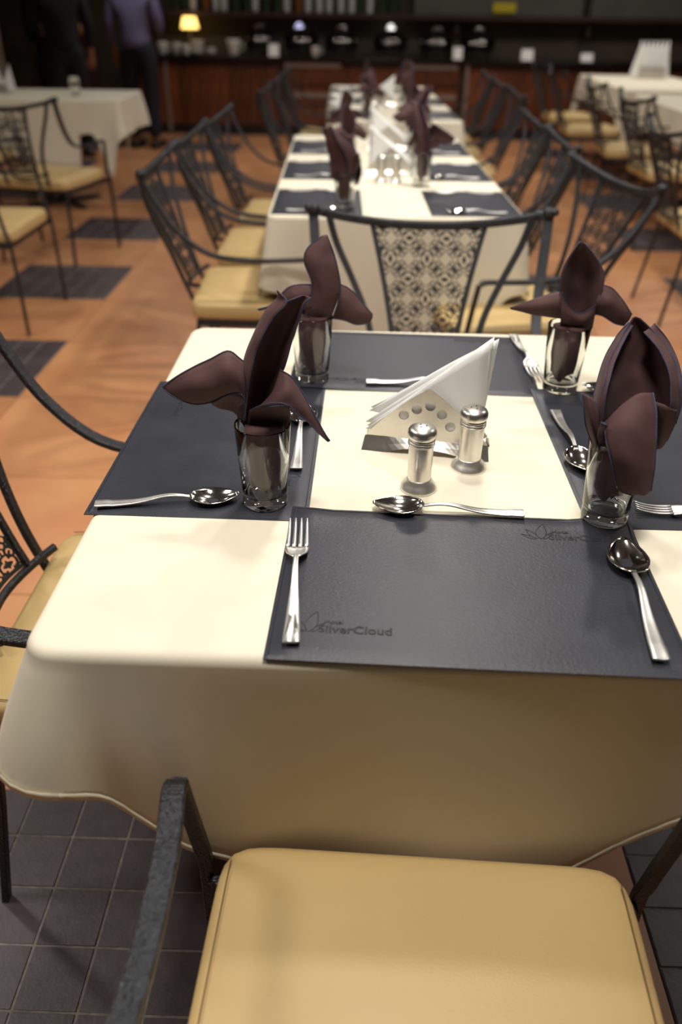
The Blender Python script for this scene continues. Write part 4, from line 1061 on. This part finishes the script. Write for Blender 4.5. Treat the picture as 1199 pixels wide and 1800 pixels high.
def person(loc, rz, lab, shirt, trouser, arm_l, arm_r):
    t = thing('person', lab, 'person', loc, rz)
    # body skin: neck, head, forearms, hands in one figure
    J = {'pel': (0, 0, 0.95, .05), 'sp': (0, 0, 1.15, .05), 'ch': (0, 0.0, 1.34, .085), 'nk': (0, 0, 1.47, .055), 'nk2': (0, .01, 1.53, .052), 'hd': (0, .015, 1.60, .085), 'hd2': (0, .01, 1.68, .092), 'hd3': (0, 0, 1.735, .06)}
    E = [('pel', 'sp'), ('sp', 'ch'), ('ch', 'nk'), ('nk', 'nk2'), ('nk2', 'hd'), ('hd', 'hd2'), ('hd2', 'hd3')]
    for s, arm in ((-1, arm_l), (1, arm_r)):
        k = 'L' if s < 0 else 'R'
        J['sh' + k] = (s * .17, 0, 1.40, .058); J['el' + k] = (*arm[0], .043); J['wr' + k] = (*arm[1], .027); J['pm' + k] = (*arm[2], .034)
        E += [('ch', 'sh' + k), ('sh' + k, 'el' + k), ('el' + k, 'wr' + k), ('wr' + k, 'pm' + k)]
        W_ = Vector(arm[1]); P_ = Vector(arm[2]); D = (P_ - W_).normalized(); X_ = D.cross(Vector((0, 1, 0))); X_ = X_.normalized() if X_.length > .1 else Vector((1, 0, 0))
        for f in range(4):
            off = X_ * (-.027 + .018 * f); L = (.055, .065, .062, .048)[f]
            a = P_ + off + D * .022; b_ = a + D * L * .55; c_ = b_ + D * L * .4 + Vector((0, .012, 0))
            for q, v, rr in (('a', a, .009), ('b', b_, .0085), ('c', c_, .007)): J['f%s%d%s' % (k, f, q)] = (*v, rr)
            E += [('pm' + k, 'f%s%da' % (k, f)), ('f%s%da' % (k, f), 'f%s%db' % (k, f)), ('f%s%db' % (k, f), 'f%s%dc' % (k, f))]
        a = P_ - X_ * .035 * s; b_ = a - X_ * .02 * s + D * .04
        J['t' + k + 'a'] = (*a, .011); J['t' + k + 'b'] = (*b_, .009); E += [('pm' + k, 't' + k + 'a'), ('t' + k + 'a', 't' + k + 'b')]
        J['hp' + k] = (s * .095, 0, .90, .07); J['kn' + k] = (s * .10, .01, .50, .060); J['an' + k] = (s * .105, -.01, .10, .038); J['to' + k] = (s * .11, .12, .035, .03)
        E += [('pel', 'hp' + k), ('hp' + k, 'kn' + k), ('kn' + k, 'an' + k), ('an' + k, 'to' + k)]
    body = skin_obj('body', J, E, 'pel', M['skin'], t, 1)
    Js = {'low': (0, 0, 0.90, .158), 'pel': (0, 0, 0.99, .158), 'sp': (0, 0, 1.15, .150), 'ch': (0, 0, 1.32, .165), 'nk': (0, 0, 1.43, .085)}
    Es = [('low', 'pel'), ('pel', 'sp'), ('sp', 'ch'), ('ch', 'nk')]
    for s, arm in ((-1, arm_l), (1, arm_r)):
        k = 'L' if s < 0 else 'R'; e = Vector(arm[0]); w_ = Vector(arm[1]); mid = e.lerp(w_, .85)
        Js['sh' + k] = (s * .19, 0, 1.38, .075); Js['el' + k] = (*e, .060); Js['cf' + k] = (*mid, .044)
        Es += [('ch', 'sh' + k), ('sh' + k, 'el' + k), ('el' + k, 'cf' + k)]
    skin_obj('shirt', Js, Es, 'ch', shirt, t, 2)
    Jt = {'wa': (0, 0, 1.04, .135), 'pel': (0, 0, 0.95, .145)}; Et = [('wa', 'pel')]
    for s in (-1, 1):
        k = 'L' if s < 0 else 'R'
        Jt['hp' + k] = (s * .10, 0, .86, .118); Jt['kn' + k] = (s * .105, .01, .50, .085); Jt['an' + k] = (s * .108, -.01, .09, .068)
        Et += [('pel', 'hp' + k), ('hp' + k, 'kn' + k), ('kn' + k, 'an' + k)]
    skin_obj('trousers', Jt, Et, 'pel', trouser, t, 2)
    for s in (-1, 1):
        bm = new(); box(bm, (s * .11, .055, .04), (.095, .27, .075), bev=0.03); obj('shoe', bm, M['shoe'], t)
    bm = new(); bmesh.ops.create_uvsphere(bm, u_segments=20, v_segments=14, radius=1, matrix=Matrix.Translation((0, -.02, 1.70)) @ Matrix.Diagonal((.098, .105, .10, 1)))
    bmesh.ops.delete(bm, geom=[v for v in bm.verts if v.co.z < 1.64 or (v.co.y > .05 and v.co.z < 1.74)], context='VERTS'); obj('hair', bm, M['hair'], t)
    bm = new()
    for s in (-1, 1):
        bmesh.ops.create_uvsphere(bm, u_segments=8, v_segments=6, radius=.012, matrix=Matrix.Translation((s * .03, .098, 1.665)))
    obj('eye', bm, M['china'], t)
    bm = new(); bmesh.ops.create_cone(bm, cap_ends=True, segments=8, radius1=.016, radius2=.006, depth=.045, matrix=Matrix.Translation((0, .106, 1.64)) @ Matrix.Rotation(-.3, 4, 'X')); obj('nose', bm, M['skin'], t)
    bm = new(); tube(bm, crom([(-.022, .094, 1.600), (0, .100, 1.598), (.022, .094, 1.600)], 4), .005); obj('mouth', bm, M['seam'], t)
    for s in (-1, 1):
        bm = new(); bmesh.ops.create_uvsphere(bm, u_segments=10, v_segments=8, radius=1, matrix=Matrix.Translation((s * .097, 0, 1.65)) @ Matrix.Diagonal((.012, .02, .032, 1))); obj('ear', bm, M['skin'], t)
    return t
armdn_l = ((-.25, -.02, 1.12), (-.26, .06, .90), (-.262, .085, .83)); armdn_r = ((.25, -.02, 1.12), (.26, .06, .90), (.262, .085, .83))
armfw_l = ((-.24, .02, 1.12), (-.15, .24, 1.06), (-.13, .31, 1.06)); armfw_r = ((.24, .02, 1.12), (.15, .24, 1.06), (.13, .31, 1.06))
person((-2.42, 8.15, 0), -0.15, 'person in a blue-grey shirt and dark trousers, seen from behind at the counter', M['cloth_blue'], M['trouser'], armdn_l, armfw_r)
person((-2.95, 7.5, 0), 0.5, 'person dressed in black, facing away, left of the blue-shirted one', M['cloth_black'], M['cloth_black'], armfw_l, armdn_r)
person((-3.30, 8.25, 0), -0.3, 'person dressed in black at far left beside the pale pillar', M['cloth_black'], M['cloth_black'], armdn_l, armfw_r)
